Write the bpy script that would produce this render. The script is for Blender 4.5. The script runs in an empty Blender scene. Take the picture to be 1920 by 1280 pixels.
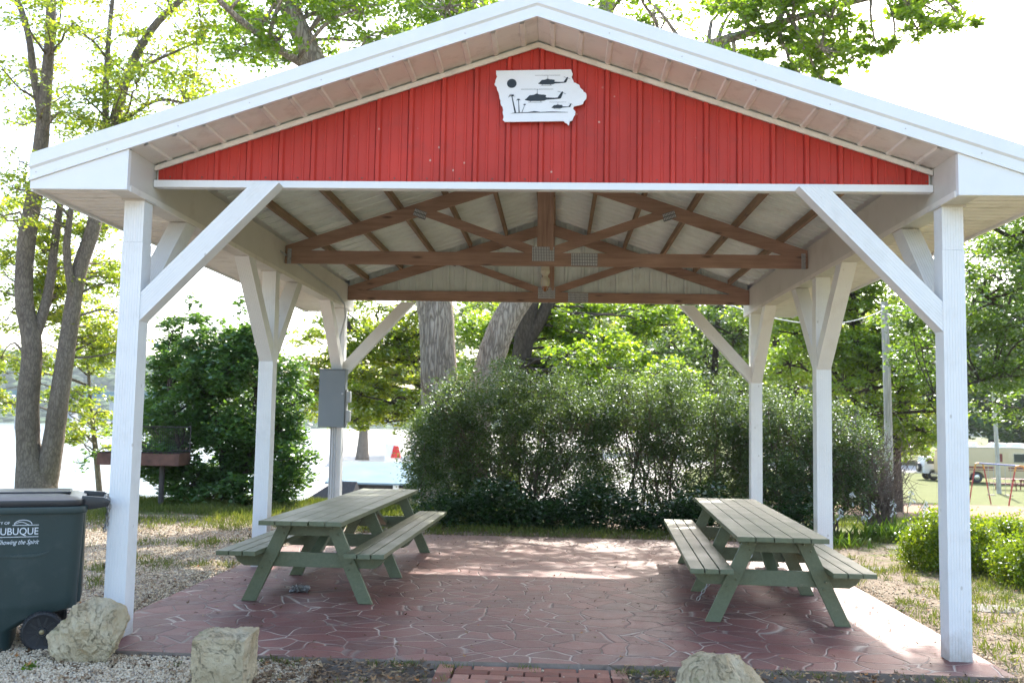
import bpy, math, random
import numpy as np
from mathutils import Vector, Matrix
from mathutils import noise as mnoise
random.seed(7); rng = np.random.default_rng(11)
S = bpy.context.scene
COL = S.collection
R_ = math.radians

# ------------------------------------------------------------------ camera
CAM = np.array([0.1697, -6.4464, 1.4634]); FPX = 1824.85
ya, pi_, ro = 0.048, 0.0824, 0.0182
cF = np.array([-math.sin(ya)*math.cos(pi_), math.cos(ya)*math.cos(pi_), math.sin(pi_)])
r0 = np.array([math.cos(ya), math.sin(ya), 0.0]); u0 = np.cross(r0, cF)
cR = math.cos(ro)*r0 + math.sin(ro)*u0; cU = -math.sin(ro)*r0 + math.cos(ro)*u0
cam_d = bpy.data.cameras.new('camera'); cam = bpy.data.objects.new('camera', cam_d); COL.objects.link(cam)
cam.matrix_world = Matrix([[cR[0], cU[0], -cF[0], CAM[0]], [cR[1], cU[1], -cF[1], CAM[1]], [cR[2], cU[2], -cF[2], CAM[2]], [0, 0, 0, 1]])
cam_d.sensor_width = 36; cam_d.lens = 36*FPX/1920; cam_d.clip_end = 4000; cam_d.clip_start = 0.05
cam_d.dof.use_dof = True; cam_d.dof.focus_distance = 8.0; cam_d.dof.aperture_fstop = 3.5
S.camera = cam

def W(px, py, Y):
    "world point on the plane y=Y seen at photo pixel (px,py)"
    d = cF + cR*(px-960)/FPX - cU*(py-640)/FPX
    t = (Y-CAM[1])/d[1]
    return CAM + t*d

# ------------------------------------------------------------------ light
SUN = np.array([1.0, 3.7, 3.2]); SUN = SUN/np.linalg.norm(SUN)
w = bpy.data.worlds.new('World'); S.world = w; w.use_nodes = True
nt = w.node_tree; bg = nt.nodes['Background']
sk = nt.nodes.new('ShaderNodeTexSky'); sk.sky_type = 'NISHITA'; sk.sun_disc = False
sk.sun_elevation = math.asin(SUN[2]); sk.sun_rotation = math.atan2(SUN[0], SUN[1])
sk.dust_density = 2.5; sk.air_density = 1.0; sk.ozone_density = 1.0
nt.links.new(sk.outputs[0], bg.inputs[0]); bg.inputs[1].default_value = 0.15
sl = bpy.data.lights.new('sun', 'SUN'); sl.energy = 3.0; sl.angle = R_(0.53); sl.color = (1, .95, .87)
so = bpy.data.objects.new('sun', sl); COL.objects.link(so)
so.rotation_euler = Vector(SUN).to_track_quat('Z', 'Y').to_euler()
S.view_settings.view_transform = 'Standard'; S.view_settings.look = 'None'
S.view_settings.exposure = 2.08; S.view_settings.gamma = 1
S.render.engine = 'CYCLES'

# ------------------------------------------------------------------ helpers: objects
def tag(o, label=None, cat=None, group=None, kind=None):
    if label: o['label'] = label
    if cat: o['category'] = cat
    if group: o['group'] = group
    if kind: o['kind'] = kind
    return o
def empty(name, loc=(0, 0, 0), rz=0, **k):
    o = bpy.data.objects.new(name, None); COL.objects.link(o); o.location = loc; o.rotation_euler = (0, 0, rz)
    o.empty_display_size = .1
    return tag(o, **k)
def copy_tree(o, parent=None):
    c = o.copy(); COL.objects.link(c)
    if parent: c.parent = parent
    for ch in list(o.children): copy_tree(ch, c)
    return c

class MB:
    def __init__(s): s.v = []; s.f = []; s.m = []; s.mi = 0
    def add(s, vs, fs, M=None):
        b = len(s.v)
        if M is not None: vs = [M @ Vector(p) for p in vs]
        s.v += [tuple(p) for p in vs]
        s.f += [tuple(i+b for i in f) for f in fs]; s.m += [s.mi]*len(fs)
        return s
    def box(s, x0, x1, y0, y1, z0, z1, M=None):
        v = [(x0,y0,z0),(x1,y0,z0),(x1,y1,z0),(x0,y1,z0),(x0,y0,z1),(x1,y0,z1),(x1,y1,z1),(x0,y1,z1)]
        f = [(0,3,2,1),(4,5,6,7),(0,1,5,4),(1,2,6,5),(2,3,7,6),(3,0,4,7)]
        return s.add(v, f, M)
    def bar(s, a, b, wx, wy, ref=(0, 1, 0)):
        "rectangular bar from a to b; wy measured along ref, wx across"
        a = Vector(a); b = Vector(b); d = b-a; L = d.length; d.normalize()
        r = Vector(ref); r = (r - d*r.dot(d)).normalized(); q = r.cross(d).normalized()
        v = []
        for t in (0, L):
            for i, j in ((-1,-1),(1,-1),(1,1),(-1,1)):
                v.append(a + d*t + q*(i*wx/2) + r*(j*wy/2))
        return s.add(v, [(0,3,2,1),(4,5,6,7),(0,1,5,4),(1,2,6,5),(2,3,7,6),(3,0,4,7)])
    def prism(s, pts, y0, y1, ax='y'):
        "polygon pts (a,b) extruded. ax y: (x,z); ax x: (y,z); ax z: (x,y)"
        n = len(pts)
        def P(p, t): return (p[0], t, p[1]) if ax == 'y' else ((t, p[0], p[1]) if ax == 'x' else (p[0], p[1], t))
        v = [P(p, y0) for p in pts] + [P(p, y1) for p in pts]
        f = [tuple(range(n)), tuple(range(2*n-1, n-1, -1))] + [(i, n+i, n+(i+1) % n, (i+1) % n) for i in range(n)]
        return s.add(v, f)
    def tube(s, pts, rad, n=8, cap=True):
        pts = [Vector(p) for p in pts]; k = len(pts)
        if not hasattr(rad, '__len__'): rad = [rad]*k
        prev = None; v = []
        for i, p in enumerate(pts):
            d = (pts[min(i+1, k-1)] - pts[max(i-1, 0)])
            if d.length < 1e-9: d = Vector((0, 0, 1))
            d.normalize()
            if prev is None:
                r = Vector((1, 0, 0)) if abs(d.x) < .8 else Vector((0, 1, 0))
            else: r = prev
            r = (r - d*r.dot(d)).normalized(); prev = r; q = d.cross(r)
            for j in range(n):
                a = 2*math.pi*j/n; v.append(p + (r*math.cos(a) + q*math.sin(a))*rad[i])
        f = []
        for i in range(k-1):
            for j in range(n):
                f.append((i*n+j, i*n+(j+1) % n, (i+1)*n+(j+1) % n, (i+1)*n+j))
        if cap: f += [tuple(range(n-1, -1, -1)), tuple((k-1)*n+j for j in range(n))]
        return s.add(v, f)
    def lathe(s, prof, c=(0,0,0), n=24, axis='z'):
        v = []; k = len(prof)
        for r, z in prof:
            for j in range(n):
                a = 2*math.pi*j/n; x, y = r*math.cos(a), r*math.sin(a)
                p = (x, y, z) if axis == 'z' else ((x, z, y) if axis == 'y' else (z, x, y))
                v.append((p[0]+c[0], p[1]+c[1], p[2]+c[2]))
        f = [(i*n+j, i*n+(j+1) % n, (i+1)*n+(j+1) % n, (i+1)*n+j) for i in range(k-1) for j in range(n)]
        f += [tuple(range(n-1, -1, -1)), tuple((k-1)*n+j for j in range(n))]
        return s.add(v, f)
    def build(s, name, mats, parent=None, smooth=False, bevel=0, recalc=True):
        me = bpy.data.meshes.new(name)
        me.from_pydata(s.v, [], s.f)
        if not isinstance(mats, (list, tuple)): mats = [mats]
        for m in mats: me.materials.append(m)
        if len(mats) > 1: me.polygons.foreach_set('material_index', s.m)
        if recalc:
            import bmesh
            bm = bmesh.new(); bm.from_mesh(me); bmesh.ops.recalc_face_normals(bm, faces=bm.faces)
            if bevel:
                es = [e for e in bm.edges if len(e.link_faces) == 2 and e.calc_face_angle(0) > .5]
                bmesh.ops.bevel(bm, geom=es, offset=bevel, segments=2, affect='EDGES', profile=.6, clamp_overlap=True)
            bm.to_mesh(me); bm.free()
        if smooth:
            me.polygons.foreach_set('use_smooth', [True]*len(me.polygons))
            if smooth == 'auto': me.set_sharp_from_angle(angle=R_(38))
        o = bpy.data.objects.new(name, me); COL.objects.link(o)
        if parent: o.parent = parent
        return o

def np_mesh(name, V, F, mats, parent=None, smooth=False):
    "V (n,3), F (m,k) arrays"
    me = bpy.data.meshes.new(name); V = np.asarray(V, np.float32); F = np.asarray(F, np.int32); k = F.shape[1]
    me.vertices.add(len(V)); me.vertices.foreach_set('co', V.ravel())
    me.loops.add(F.size); me.loops.foreach_set('vertex_index', F.ravel())
    me.polygons.add(len(F)); me.polygons.foreach_set('loop_start', np.arange(0, F.size, k, dtype=np.int32))
    me.update(calc_edges=True)
    if smooth: me.polygons.foreach_set('use_smooth', [True]*len(F))
    for m in (mats if isinstance(mats, (list, tuple)) else [mats]): me.materials.append(m)
    o = bpy.data.objects.new(name, me); COL.objects.link(o)
    if parent: o.parent = parent
    return o

# ------------------------------------------------------------------ helpers: materials
class NM:
    def __init__(s, name):
        s.m = bpy.data.materials.new(name); s.m.use_nodes = True; s.t = s.m.node_tree; s.t.nodes.clear()
        s.out = s.n('ShaderNodeOutputMaterial')
        s.tc = None
    def n(s, typ, **k):
        x = s.t.nodes.new(typ)
        for a, b in k.items():
            if a.startswith('i_'): s.set(x, a[2:], b)
            else: setattr(x, a, b)
        return x
    def set(s, x, key, val):
        key = int(key) if key.isdigit() else key.replace('_', ' ')
        if isinstance(val, bpy.types.NodeSocket): s.t.links.new(val, x.inputs[key])
        else: x.inputs[key].default_value = val
    def lk(s, a, b): s.t.links.new(a, b)
    def co(s, scale=(1,1,1), kind='Object', rot=(0,0,0)):
        if s.tc is None: s.tc = s.n('ShaderNodeTexCoord')
        mp = s.n('ShaderNodeMapping'); mp.inputs['Scale'].default_value = scale; mp.inputs['Rotation'].default_value = rot
        s.lk(s.tc.outputs[kind], mp.inputs[0]); return mp.outputs[0]
    def noise(s, vec, scale=5, detail=4, rough=.55, dist=0):
        x = s.n('ShaderNodeTexNoise'); s.lk(vec, x.inputs['Vector'])
        x.inputs['Scale'].default_value = scale; x.inputs['Detail'].default_value = detail
        x.inputs['Roughness'].default_value = rough; x.inputs['Distortion'].default_value = dist
        return x.outputs['Fac']
    def voro(s, vec, scale=5, feature='F1', out='Distance', rnd=1):
        x = s.n('ShaderNodeTexVoronoi'); x.feature = feature; s.lk(vec, x.inputs['Vector'])
        x.inputs['Scale'].default_value = scale; x.inputs['Randomness'].default_value = rnd
        return x.outputs[out]
    def ramp(s, fac, stops, interp='LINEAR'):
        x = s.n('ShaderNodeValToRGB'); x.color_ramp.interpolation = interp; s.lk(fac, x.inputs[0])
        e = x.color_ramp.elements
        while len(e) < len(stops): e.new(.5)
        for i, (p, c) in enumerate(stops):
            e[i].position = p
            e[i].color = (c, c, c, 1) if not hasattr(c, '__len__') else (*c, 1)
        return x.outputs[0]
    def mix(s, fac, a, b, mode='MIX'):
        x = s.n('ShaderNodeMix', data_type='RGBA', blend_type=mode)
        for k, v in ((0, fac), (6, a), (7, b)):
            if isinstance(v, bpy.types.NodeSocket): s.lk(v, x.inputs[k])
            else: x.inputs[k].default_value = v if k == 0 else ((*v, 1) if len(v) == 3 else v)
        return x.outputs[2]
    def math(s, op, a, b=0.0, clamp=False):
        x = s.n('ShaderNodeMath', operation=op, use_clamp=clamp)
        for k, v in ((0, a), (1, b)):
            if isinstance(v, bpy.types.NodeSocket): s.lk(v, x.inputs[k])
            else: x.inputs[k].default_value = v
        return x.outputs[0]
    def bump(s, h, strength=.3, dist=.01, nrm=None):
        x = s.n('ShaderNodeBump'); s.lk(h, x.inputs['Height'])
        x.inputs['Strength'].default_value = strength; x.inputs['Distance'].default_value = dist
        if nrm is not None: s.lk(nrm, x.inputs['Normal'])
        return x.outputs[0]
    def pbr(s, color, rough=.5, metal=0, nrm=None, spec=.5, **k):
        p = s.n('ShaderNodeBsdfPrincipled')
        for key, v in (('Base Color', color), ('Roughness', rough), ('Metallic', metal), ('Specular IOR Level', spec)):
            if isinstance(v, bpy.types.NodeSocket): s.lk(v, p.inputs[key])
            else: p.inputs[key].default_value = (*v, 1) if hasattr(v, '__len__') and len(v) == 3 else v
        if nrm is not None: s.lk(nrm, p.inputs['Normal'])
        for key, v in k.items(): p.inputs[key.replace('_', ' ')].default_value = v
        s.lk(p.outputs[0], s.out.inputs[0]); return s.m

def painted(name, col, rough=.45, var=.12, dirt=(.25,.2,.15), dirt_amt=.25, bump=.05, scale=3, metal=0, spots=0.0, splash=False, spec=.5):
    m = NM(name); c = m.co()
    n1 = m.noise(c, scale, 6); n2 = m.noise(c, scale*14, 3)
    dk = tuple(x*(1-var) for x in col); lt = tuple(min(1, x*(1+var)) for x in col)
    base = m.ramp(n1, [(.3, dk), (.7, lt)])
    dm = m.math('MULTIPLY', m.ramp(m.noise(c, scale*2.2, 8, .65), [(.52, 0.), (.78, 1.)]), dirt_amt)
    base = m.mix(dm, base, dirt)
    if spots:
        v = m.voro(c, 9, 'F1'); v2 = m.noise(c, 3, 2)
        sp = m.math('MULTIPLY', m.ramp(v, [(.05, 1.), (.085, 0.)]), m.ramp(v2, [(.5, 0.), (.6, 1.)]))
        base = m.mix(m.math('MULTIPLY', sp, spots), base, (.7, .62, .5))
    rg = m.ramp(n2, [(.2, rough*.85), (.8, min(1, rough*1.15))])
    if splash:
        sx_ = m.n('ShaderNodeSeparateXYZ'); m.lk(c, sx_.inputs[0])
        q = m.math('ADD', sx_.outputs[2], m.math('MULTIPLY', m.noise(c, 9, 6, .7), .35))
        base = m.mix(m.ramp(q, [(.13, .75), (.36, 0.)]), base, (.36, .29, .21))
        kn = m.ramp(m.noise(m.co((6, 6, .5)), 3, 6, .7), [(.62, 0.), (.85, .08)]); base = m.mix(kn, base, (.42, .38, .31))
        ch = m.ramp(m.voro(m.co((1, 1, .6)), 7, 'F1'), [(.035, .5), (.07, 0.)]); base = m.mix(ch, base, (.33, .28, .22))
    return m.pbr(base, rg, metal, m.bump(n2, bump, .004), spec)

def mat_wood(name, c1, c2, axis='x', rough=.75, knots=True):
    m = NM(name); sc = {'x': (.9, 14, 14), 'y': (14, .9, 14), 'z': (14, 14, .9)}[axis]
    c = m.co(sc); g = m.noise(c, 2.2, 7, .65, .6)
    col = m.ramp(g, [(.28, c1), (.72, c2)])
    big = m.noise(m.co(), 2.3, 3)
    col = m.mix(m.ramp(big, [(.35, 0.), (.75, .45)]), col, tuple(x*.55 for x in c1))
    if knots:
        sk_ = {'x': (2.2, 9, 9), 'y': (9, 2.2, 9), 'z': (9, 9, 2.2)}[axis]
        k = m.voro(m.co(sk_), 1.0, 'F1')
        col = m.mix(m.ramp(k, [(.05, .85), (.17, 0.)]), col, tuple(x*.25 for x in c1))
    return m.pbr(col, rough, 0, m.bump(g, .35, .006))

def mat_leaf(name, dark, mid, light, trans=.5, gloss=.25, rough=.4, tsat=1.25):
    m = NM(name); g = m.n('ShaderNodeNewGeometry')
    rnd = g.outputs['Random Per Island']
    big = m.noise(m.co(kind='Object'), .9, 3)
    f = m.math('ADD', m.math('MULTIPLY', rnd, .6), m.math('MULTIPLY', m.math('SUBTRACT', big, .3), 1.0), clamp=True)
    col = m.ramp(f, [(.0, dark), (.5, mid), (1., light)])
    d = m.n('ShaderNodeBsdfDiffuse'); m.lk(col, d.inputs[0])
    t = m.n('ShaderNodeBsdfTranslucent')
    tc = m.mix(1.0, col, (1.35*tsat, 1.35*tsat, .40*tsat), 'MULTIPLY'); m.lk(tc, t.inputs[0])
    mx = m.n('ShaderNodeMixShader'); mx.inputs[0].default_value = trans
    m.lk(d.outputs[0], mx.inputs[1]); m.lk(t.outputs[0], mx.inputs[2])
    gl = m.n('ShaderNodeBsdfGlossy'); gl.inputs['Roughness'].default_value = rough; gl.inputs[0].default_value = (.9, .95, 1, 1)
    fr = m.n('ShaderNodeFresnel'); fr.inputs[0].default_value = 1.4
    m2 = m.n('ShaderNodeMixShader'); m.lk(m.math('MULTIPLY', fr.outputs[0], gloss*.6, True), m2.inputs[0])
    m.lk(mx.outputs[0], m2.inputs[1]); m.lk(gl.outputs[0], m2.inputs[2]); m.lk(m2.outputs[0], m.out.inputs[0])
    return m.m

def mat_bark(name, c1, c2, scale=9, stretch=.16, strength=.9, dist=.035):
    m = NM(name); c = m.co((1, 1, stretch))
    wn = m.n('ShaderNodeTexNoise'); m.lk(c, wn.inputs['Vector']); wn.inputs['Scale'].default_value = scale*.55; wn.inputs['Detail'].default_value = 4
    off = m.n('ShaderNodeVectorMath', operation='MULTIPLY_ADD'); m.lk(wn.outputs['Color'], off.inputs[0]); k_ = 2.4/scale; off.inputs[1].default_value = (k_, k_, k_*1.2); m.lk(c, off.inputs[2])
    v = m.voro(off.outputs[0], scale, 'DISTANCE_TO_EDGE'); n = m.noise(off.outputs[0], scale*2.2, 9, .75, .3)
    h = m.math('ADD', m.ramp(v, [(.0, 0.), (.22, .45)]), m.math('MULTIPLY', n, .85))
    col = m.ramp(h, [(.25, c1), (.95, c2)])
    mo = m.noise(m.co(), 1.7, 4)
    col = m.mix(m.ramp(mo, [(.45, 0.), (.75, .35)]), col, tuple(x*.6 for x in c1))
    return m.pbr(col, .9, 0, m.bump(h, strength, dist), .2)

M = {}
M['vinyl'] = painted('white_vinyl', (.80, .80, .785), .42, .03, (.45, .4, .32), .22, .03, 2.2, splash=True)
M['white_metal'] = painted('white_metal', (.80, .80, .79), .35, .02, (.5, .47, .4), .15, .02, 1.5)
M['soffit'] = painted('soffit_metal', (.78, .74, .68), .55, .05, (.3, .24, .18), .4, .03, 3)
M['header'] = painted('header_metal', (.62, .59, .54), .5, .04, (.33, .27, .2), .35, .03, 1.4)
M['ceil'] = painted('roof_underside', (.70, .76, .73), .5, .05, (.25, .2, .15), .3, .03, 2)
M['red'] = painted('red_siding', (.50, .045, .030), .5, .15, (.26, .05, .04), .5, .05, 1.4, spots=.7, spec=.25)
M['truss'] = mat_wood('truss_wood', (.24, .135, .095), (.46, .30, .215), 'x')
M['purlin'] = mat_wood('purlin_wood', (.16, .10, .06), (.38, .25, .15), 'y')
M['king'] = mat_wood('king_wood', (.24, .135, .095), (.46, .30, .215), 'z')
def mat_galv():
    m = NM('galvanized'); c = m.co()
    v = m.voro(c, 60, 'F1', 'Color'); s_ = m.n('ShaderNodeSeparateColor'); m.lk(v, s_.inputs[0])
    return m.pbr(m.ramp(s_.outputs[0], [(0., (.30, .32, .33)), (1., (.48, .5, .5))]), .45, .7)
M['galv'] = mat_galv()
M['platebase'] = painted('plate_base', (.16, .17, .18), .5, .1, metal=.5); M['plateteeth'] = painted('plate_teeth', (.62, .64, .65), .4, .1, metal=.3)
M['bolt'] = painted('bolt_metal', (.12, .12, .10), .5, metal=.6)
M['greenwood'] = None
def mat_green():
    m = NM('green_paint'); c = m.co((14, 1.0, 14)); g = m.noise(c, 2.5, 6, .6)
    c0 = m.co(); b = m.noise(c0, 3, 5)
    col = m.ramp(g, [(.25, (.092, .106, .05)), (.75, (.14, .155, .078))])
    col = m.mix(m.ramp(b, [(.4, 0.), (.8, .5)]), col, (.17, .20, .135))
    wr = m.math('MULTIPLY', m.ramp(m.noise(c0, 7, 9, .75), [(.60, 0.), (.66, 1.)]), m.ramp(m.noise(c0, 1.6, 2), [(.45, 0.), (.65, 1.)]))
    col = m.mix(m.math('MULTIPLY', wr, .8), col, (.27, .21, .14))
    return m.pbr(col, m.ramp(b, [(.3, .38), (.7, .58)]), 0, m.bump(g, .25, .004))
M['greenwood'] = mat_green()
M['redwood'] = painted('red_brown_wood', (.22, .06, .045), .6)
M['cart'] = painted('cart_plastic', (.022, .042, .040), .42, .12, (.12, .13, .12), .25, .06, 3)
M['lid'] = painted('lid_plastic', (.024, .025, .027), .36, .15, (.14, .14, .13), .25, .06, 3)
M['tyre'] = painted('black_rubber', (.018, .018, .019), .6, .15, (.12, .10, .08), .4, .08, 8)
M['brass'] = painted('brass_cap', (.38, .30, .16), .45, metal=.5)
M['paintwhite'] = painted('white_print', (.72, .77, .8), .5, .05, dirt_amt=.1)
M['ink'] = painted('dark_ink', (.008, .014, .018), .45, .1, dirt_amt=0)
M['chain'] = painted('steel_chain', (.35, .35, .34), .35, .15, metal=.9)
M['boxgrey'] = painted('grey_enamel', (.165, .19, .20), .45, .05, (.2, .2, .2), .15, .03)
M['boxlight'] = painted('light_grey_plastic', (.36, .38, .38), .5, .05)
M['conduit'] = painted('conduit_grey', (.42, .43, .43), .5, .08)
M['rust'] = painted('rusty_steel', (.13, .062, .042), .8, .4, (.05, .04, .035), .6, .3, 6)
M['darkmetal'] = painted('dark_steel', (.05, .042, .04), .7, .3, (.12, .06, .04), .4, .2, 6)
def mat_rock():
    m = NM('limestone'); c = m.co()
    a = m.noise(c, 3.2, 9, .68, .4); b = m.noise(c, 1.9, 5); d = m.noise(c, 22, 8, .75)
    col = m.ramp(a, [(.25, (.62, .46, .26)), (.5, (.86, .72, .47)), (.75, (.92, .83, .63))])
    col = m.mix(m.ramp(b, [(.45, 0.), (.62, .7)]), col, (.50, .36, .19))
    col = m.mix(m.ramp(d, [(.56, 0.), (.68, .5)]), col, (.28, .23, .15))
    col = m.mix(m.ramp(m.noise(c, 5, 6, .7), [(.56, 0.), (.68, .55)]), col, (.33, .33, .13))
    ck = m.noise(c, 4.5, 7, .6, 1.6); crk = m.ramp(m.math('ABSOLUTE', m.math('SUBTRACT', ck, .5)), [(.0, 1.), (.012, 0.)])
    col = m.mix(m.math('MULTIPLY', crk, .35), col, (.16, .12, .075))
    v = m.math('ADD', m.math('ADD', d, m.math('MULTIPLY', a, 1.5)), m.math('MULTIPLY', crk, -.5))
    return m.pbr(col, .92, 0, m.bump(v, 1.0, .05), .2)
M['rock'] = mat_rock()
M['flatstone'] = painted('flat_stone', (.13, .12, .10), .9, .2, (.10, .09, .06), .6, .6, 5)
M['pebble'] = None
def mat_peb():
    m = NM('pebbles'); g = m.n('ShaderNodeNewGeometry'); r = g.outputs['Random Per Island']
    col = m.ramp(r, [(0., (.30, .21, .12)), (.25, (.52, .39, .24)), (.6, (.70, .55, .36)), (.85, (.80, .68, .48)), (1., (.42, .35, .27))])
    return m.pbr(m.mix(.25, col, m.ramp(m.noise(m.co(), 60, 3), [(.3, (.3, .24, .17)), (.7, (.66, .58, .46))])), .85, 0, None, .3)
M['pebble'] = mat_peb()
def mat_litter():
    m = NM('dead_leaves'); g = m.n('ShaderNodeNewGeometry'); r = g.outputs['Random Per Island']
    col = m.ramp(r, [(0., (.07, .04, .022)), (.4, (.16, .095, .05)), (.75, (.27, .18, .10)), (.93, (.36, .25, .13)), (1., (.33, .13, .03))])
    return m.pbr(col, .8, 0, None, .25)
M['litter'] = mat_litter()
M['bark_grey'] = mat_bark('bark_cottonwood', (.13, .10, .075), (.55, .46, .375), 17, .15, 1.0, .05)
M['bark_brown'] = mat_bark('bark_brown', (.09, .07, .054), (.23, .19, .15), 22, .3, .6, .02)
M['bark_dark'] = mat_bark('bark_dark', (.035, .027, .022), (.10, .08, .065), 18, .25, .6, .02)
M['twig'] = painted('twig', (.14, .10, .08), .9, .3)
M['leaf_maple'] = mat_leaf('leaf_maple', (.09, .155, .025), (.16, .25, .04), (.27, .34, .06), .66)
M['leaf_yel'] = mat_leaf('leaf_yellowing', (.10, .16, .03), (.19, .25, .045), (.36, .35, .07), .66)
M['leaf_deep'] = mat_leaf('leaf_deep', (.045, .09, .022), (.085, .15, .035), (.15, .21, .05), .58)
M['leaf_bush'] = mat_leaf('leaf_bush', (.06, .12, .04), (.10, .19, .065), (.16, .25, .09), .52, .25, .4)
M['leaf_silver'] = mat_leaf('leaf_silver', (.045, .082, .032), (.09, .14, .058), (.165, .22, .115), .42, .2, .45, 1.1)
M['leaf_spirea'] = mat_leaf('leaf_spirea', (.08, .13, .015), (.15, .22, .022), (.34, .36, .04), .45)
M['leaf_lily'] = mat_leaf('leaf_lily', (.07, .13, .02), (.12, .20, .03), (.18, .26, .045), .5)
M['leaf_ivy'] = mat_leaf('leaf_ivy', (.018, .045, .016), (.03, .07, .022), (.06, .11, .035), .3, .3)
M['grassblade'] = mat_leaf('grass_blade', (.07, .095, .025), (.11, .14, .04), (.22, .21, .08), .35, .1)
M['petal'] = painted('petal', (.85, .85, .83), .6, .03, dirt_amt=.05)
M['poleweather'] = mat_bark('weathered_pole', (.30, .28, .25), (.58, .55, .50), 16, .06, .4, .01)
M['glass'] = NM('dark_glass').pbr((.03, .04, .045), .08, 0, None, .6)
M['amber'] = NM('amber_glass').pbr((.35, .13, .04), .15, 0, None, .5, Transmission_Weight=.4)
M['porcelain'] = painted('aged_porcelain', (.5, .46, .36), .4, .1, (.25, .17, .08), .5)

# ------------------------------------------------------------------ terrain
def sstep(a, b, x):
    t = np.clip((x-a)/(b-a), 0, 1); return t*t*(3-2*t)
def gz(x, y):
    x = np.asarray(x, float); y = np.asarray(y, float)
    d = y + 6.45; u = (x-.17)/np.maximum(d, 1)
    right = -np.clip((y-7)*.06, 0, 2.4)
    left = -np.clip((y-11.0)*.17, 0, 4.0)
    edge = 10.9 + .5*np.sin(x*.9) + .3*np.sin(x*2.3+1)
    river = -np.clip((y-edge)*.5, 0, 5.6)
    a = sstep(.10, -.06, u); b = sstep(-.235, -.275, u + .008*np.sin(y*.11))
    z = right*(1-a) + left*a
    z = z*(1-b) + river*b
    return z
def gzf(x, y): return float(gz(x, y))
gxs = np.unique(np.concatenate([np.linspace(-12, 12, 241), -12-np.geomspace(.15, 700, 70), 12+np.geomspace(.15, 700, 70)]))
gys = np.unique(np.concatenate([np.linspace(-9, 16, 251), 16+np.geomspace(.15, 900, 110), -9-np.geomspace(.5, 60, 14)]))
GX, GY = np.meshgrid(gxs, gys); GZ = gz(GX, GY)
near = np.exp(-((GX/9)**2 + ((GY-1)/9)**2))
bumpz = np.array([mnoise.noise(Vector((x*1.7, y*1.7, 0))) for x, y in zip(GX.ravel(), GY.ravel())]).reshape(GX.shape)
inslab = (np.abs(GX) < 3.1) & (GY > -.6) & (GY < 6.6)
GZ = GZ + bumpz*.016*np.where(inslab, 0.0, 1.0) - .020 - np.where(inslab, .08, 0.0)
# gentle drop in front of slab so its edge shows
nV = np.stack([GX, GY, GZ], -1).reshape(-1, 3); ny, nx = GX.shape
idx = np.arange(nx*ny).reshape(ny, nx)
F4 = np.stack([idx[:-1, :-1], idx[:-1, 1:], idx[1:, 1:], idx[1:, :-1]], -1).reshape(-1, 4)
# cover masks: R grass, G gravel, B woodchip, A lot
U = (GX-.17)/np.maximum(GY+6.45, 1)
mg = np.zeros(GX.shape); mgv = np.zeros(GX.shape); mch = np.zeros(GX.shape); mlot = np.zeros(GX.shape)
mgv = sstep(-1.1, -1.7, GX + .35*GY*0)*sstep(8.2, 6.5, GY)*.9
mgv = np.maximum(mgv, .75*sstep(-1.2, -1.7, GX)*sstep(.2, -.3, GY))
mg = sstep(5.5, 10.5, GY)*sstep(-2.5, -4, GX) + sstep(3.0, 4.2, GX)*.55 + sstep(9.5, 14, GY)*sstep(2, 5, GX) + sstep(6.8, 8.5, GY)*sstep(-4, -3.2, GX)*sstep(1.0, -.6, GX)
mg = np.clip(mg, 0, 1)
mlot = sstep(15, 19, GY)*sstep(.16, .10, U)
chx = (GX-16)/10.; chy = (GY-(28+.0*GX))/15.
mch = sstep(1.1, .95, np.sqrt(chx**2*1.0 + chy**2))*sstep(14, 16, GY)
path = np.exp(-((GY-(13.6-.02*GX))/.9)**4)*sstep(5.5, 6.5, GX)
mlot = np.maximum(mlot, path)
mlot = np.maximum(mlot, np.exp(-((GY-(92))/9)**4)*(GX > 10))
mg = mg*(1-mlot)*(1-mch)
ground = np_mesh('ground', nV, F4, [], smooth=True); tag(ground, kind='structure')
ca = ground.data.color_attributes.new('cover', 'FLOAT_COLOR', 'POINT')
ca.data.foreach_set('color', np.stack([mg, mgv, mch, mlot], -1).astype(np.float32).ravel())
m = NM('ground_mat'); c = m.co()
at = m.n('ShaderNodeAttribute', attribute_name='cover'); sp = m.n('ShaderNodeSeparateColor'); m.lk(at.outputs['Color'], sp.inputs[0])
n1 = m.noise(c, 1.3, 7, .65); n2 = m.noise(c, 9, 7, .7); n3 = m.noise(c, 55, 4, .7)
dirt = m.ramp(m.math('ADD', m.math('MULTIPLY', n2, .6), m.math('MULTIPLY', n3, .4)), [(.3, (.10, .075, .05)), (.5, (.21, .165, .12)), (.7, (.34, .29, .23))])
pe = m.voro(c, 45, 'F1'); pc = m.n('ShaderNodeSeparateColor'); m.lk(m.voro(c, 45, 'F1', 'Color'), pc.inputs[0])
grav = m.mix(m.ramp(pe, [(.25, 0.), (.62, .85)]), m.ramp(pc.outputs[0], [(0., (.22, .18, .14)), (.5, (.50, .43, .33)), (1., (.64, .57, .46))]), (.15, .115, .08))
gr = m.ramp(m.math('ADD', m.math('MULTIPLY', n3, .6), m.math('MULTIPLY', n1, .4)), [(.3, (.085, .085, .035)), (.55, (.13, .15, .045)), (.75, (.22, .22, .09))])
chip = m.ramp(n2, [(.3, (.16, .095, .06)), (.7, (.34, .23, .16))])
lot = m.ramp(n1, [(.3, (.42, .39, .34)), (.7, (.55, .52, .47))])
def msk(ch, soft, nz=n1, amt=1.0):
    return m.ramp(m.math('ADD', ch, m.math('MULTIPLY', m.math('SUBTRACT', nz, .5), amt)), [(.5-soft, 0.), (.5+soft, 1.)])
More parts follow.
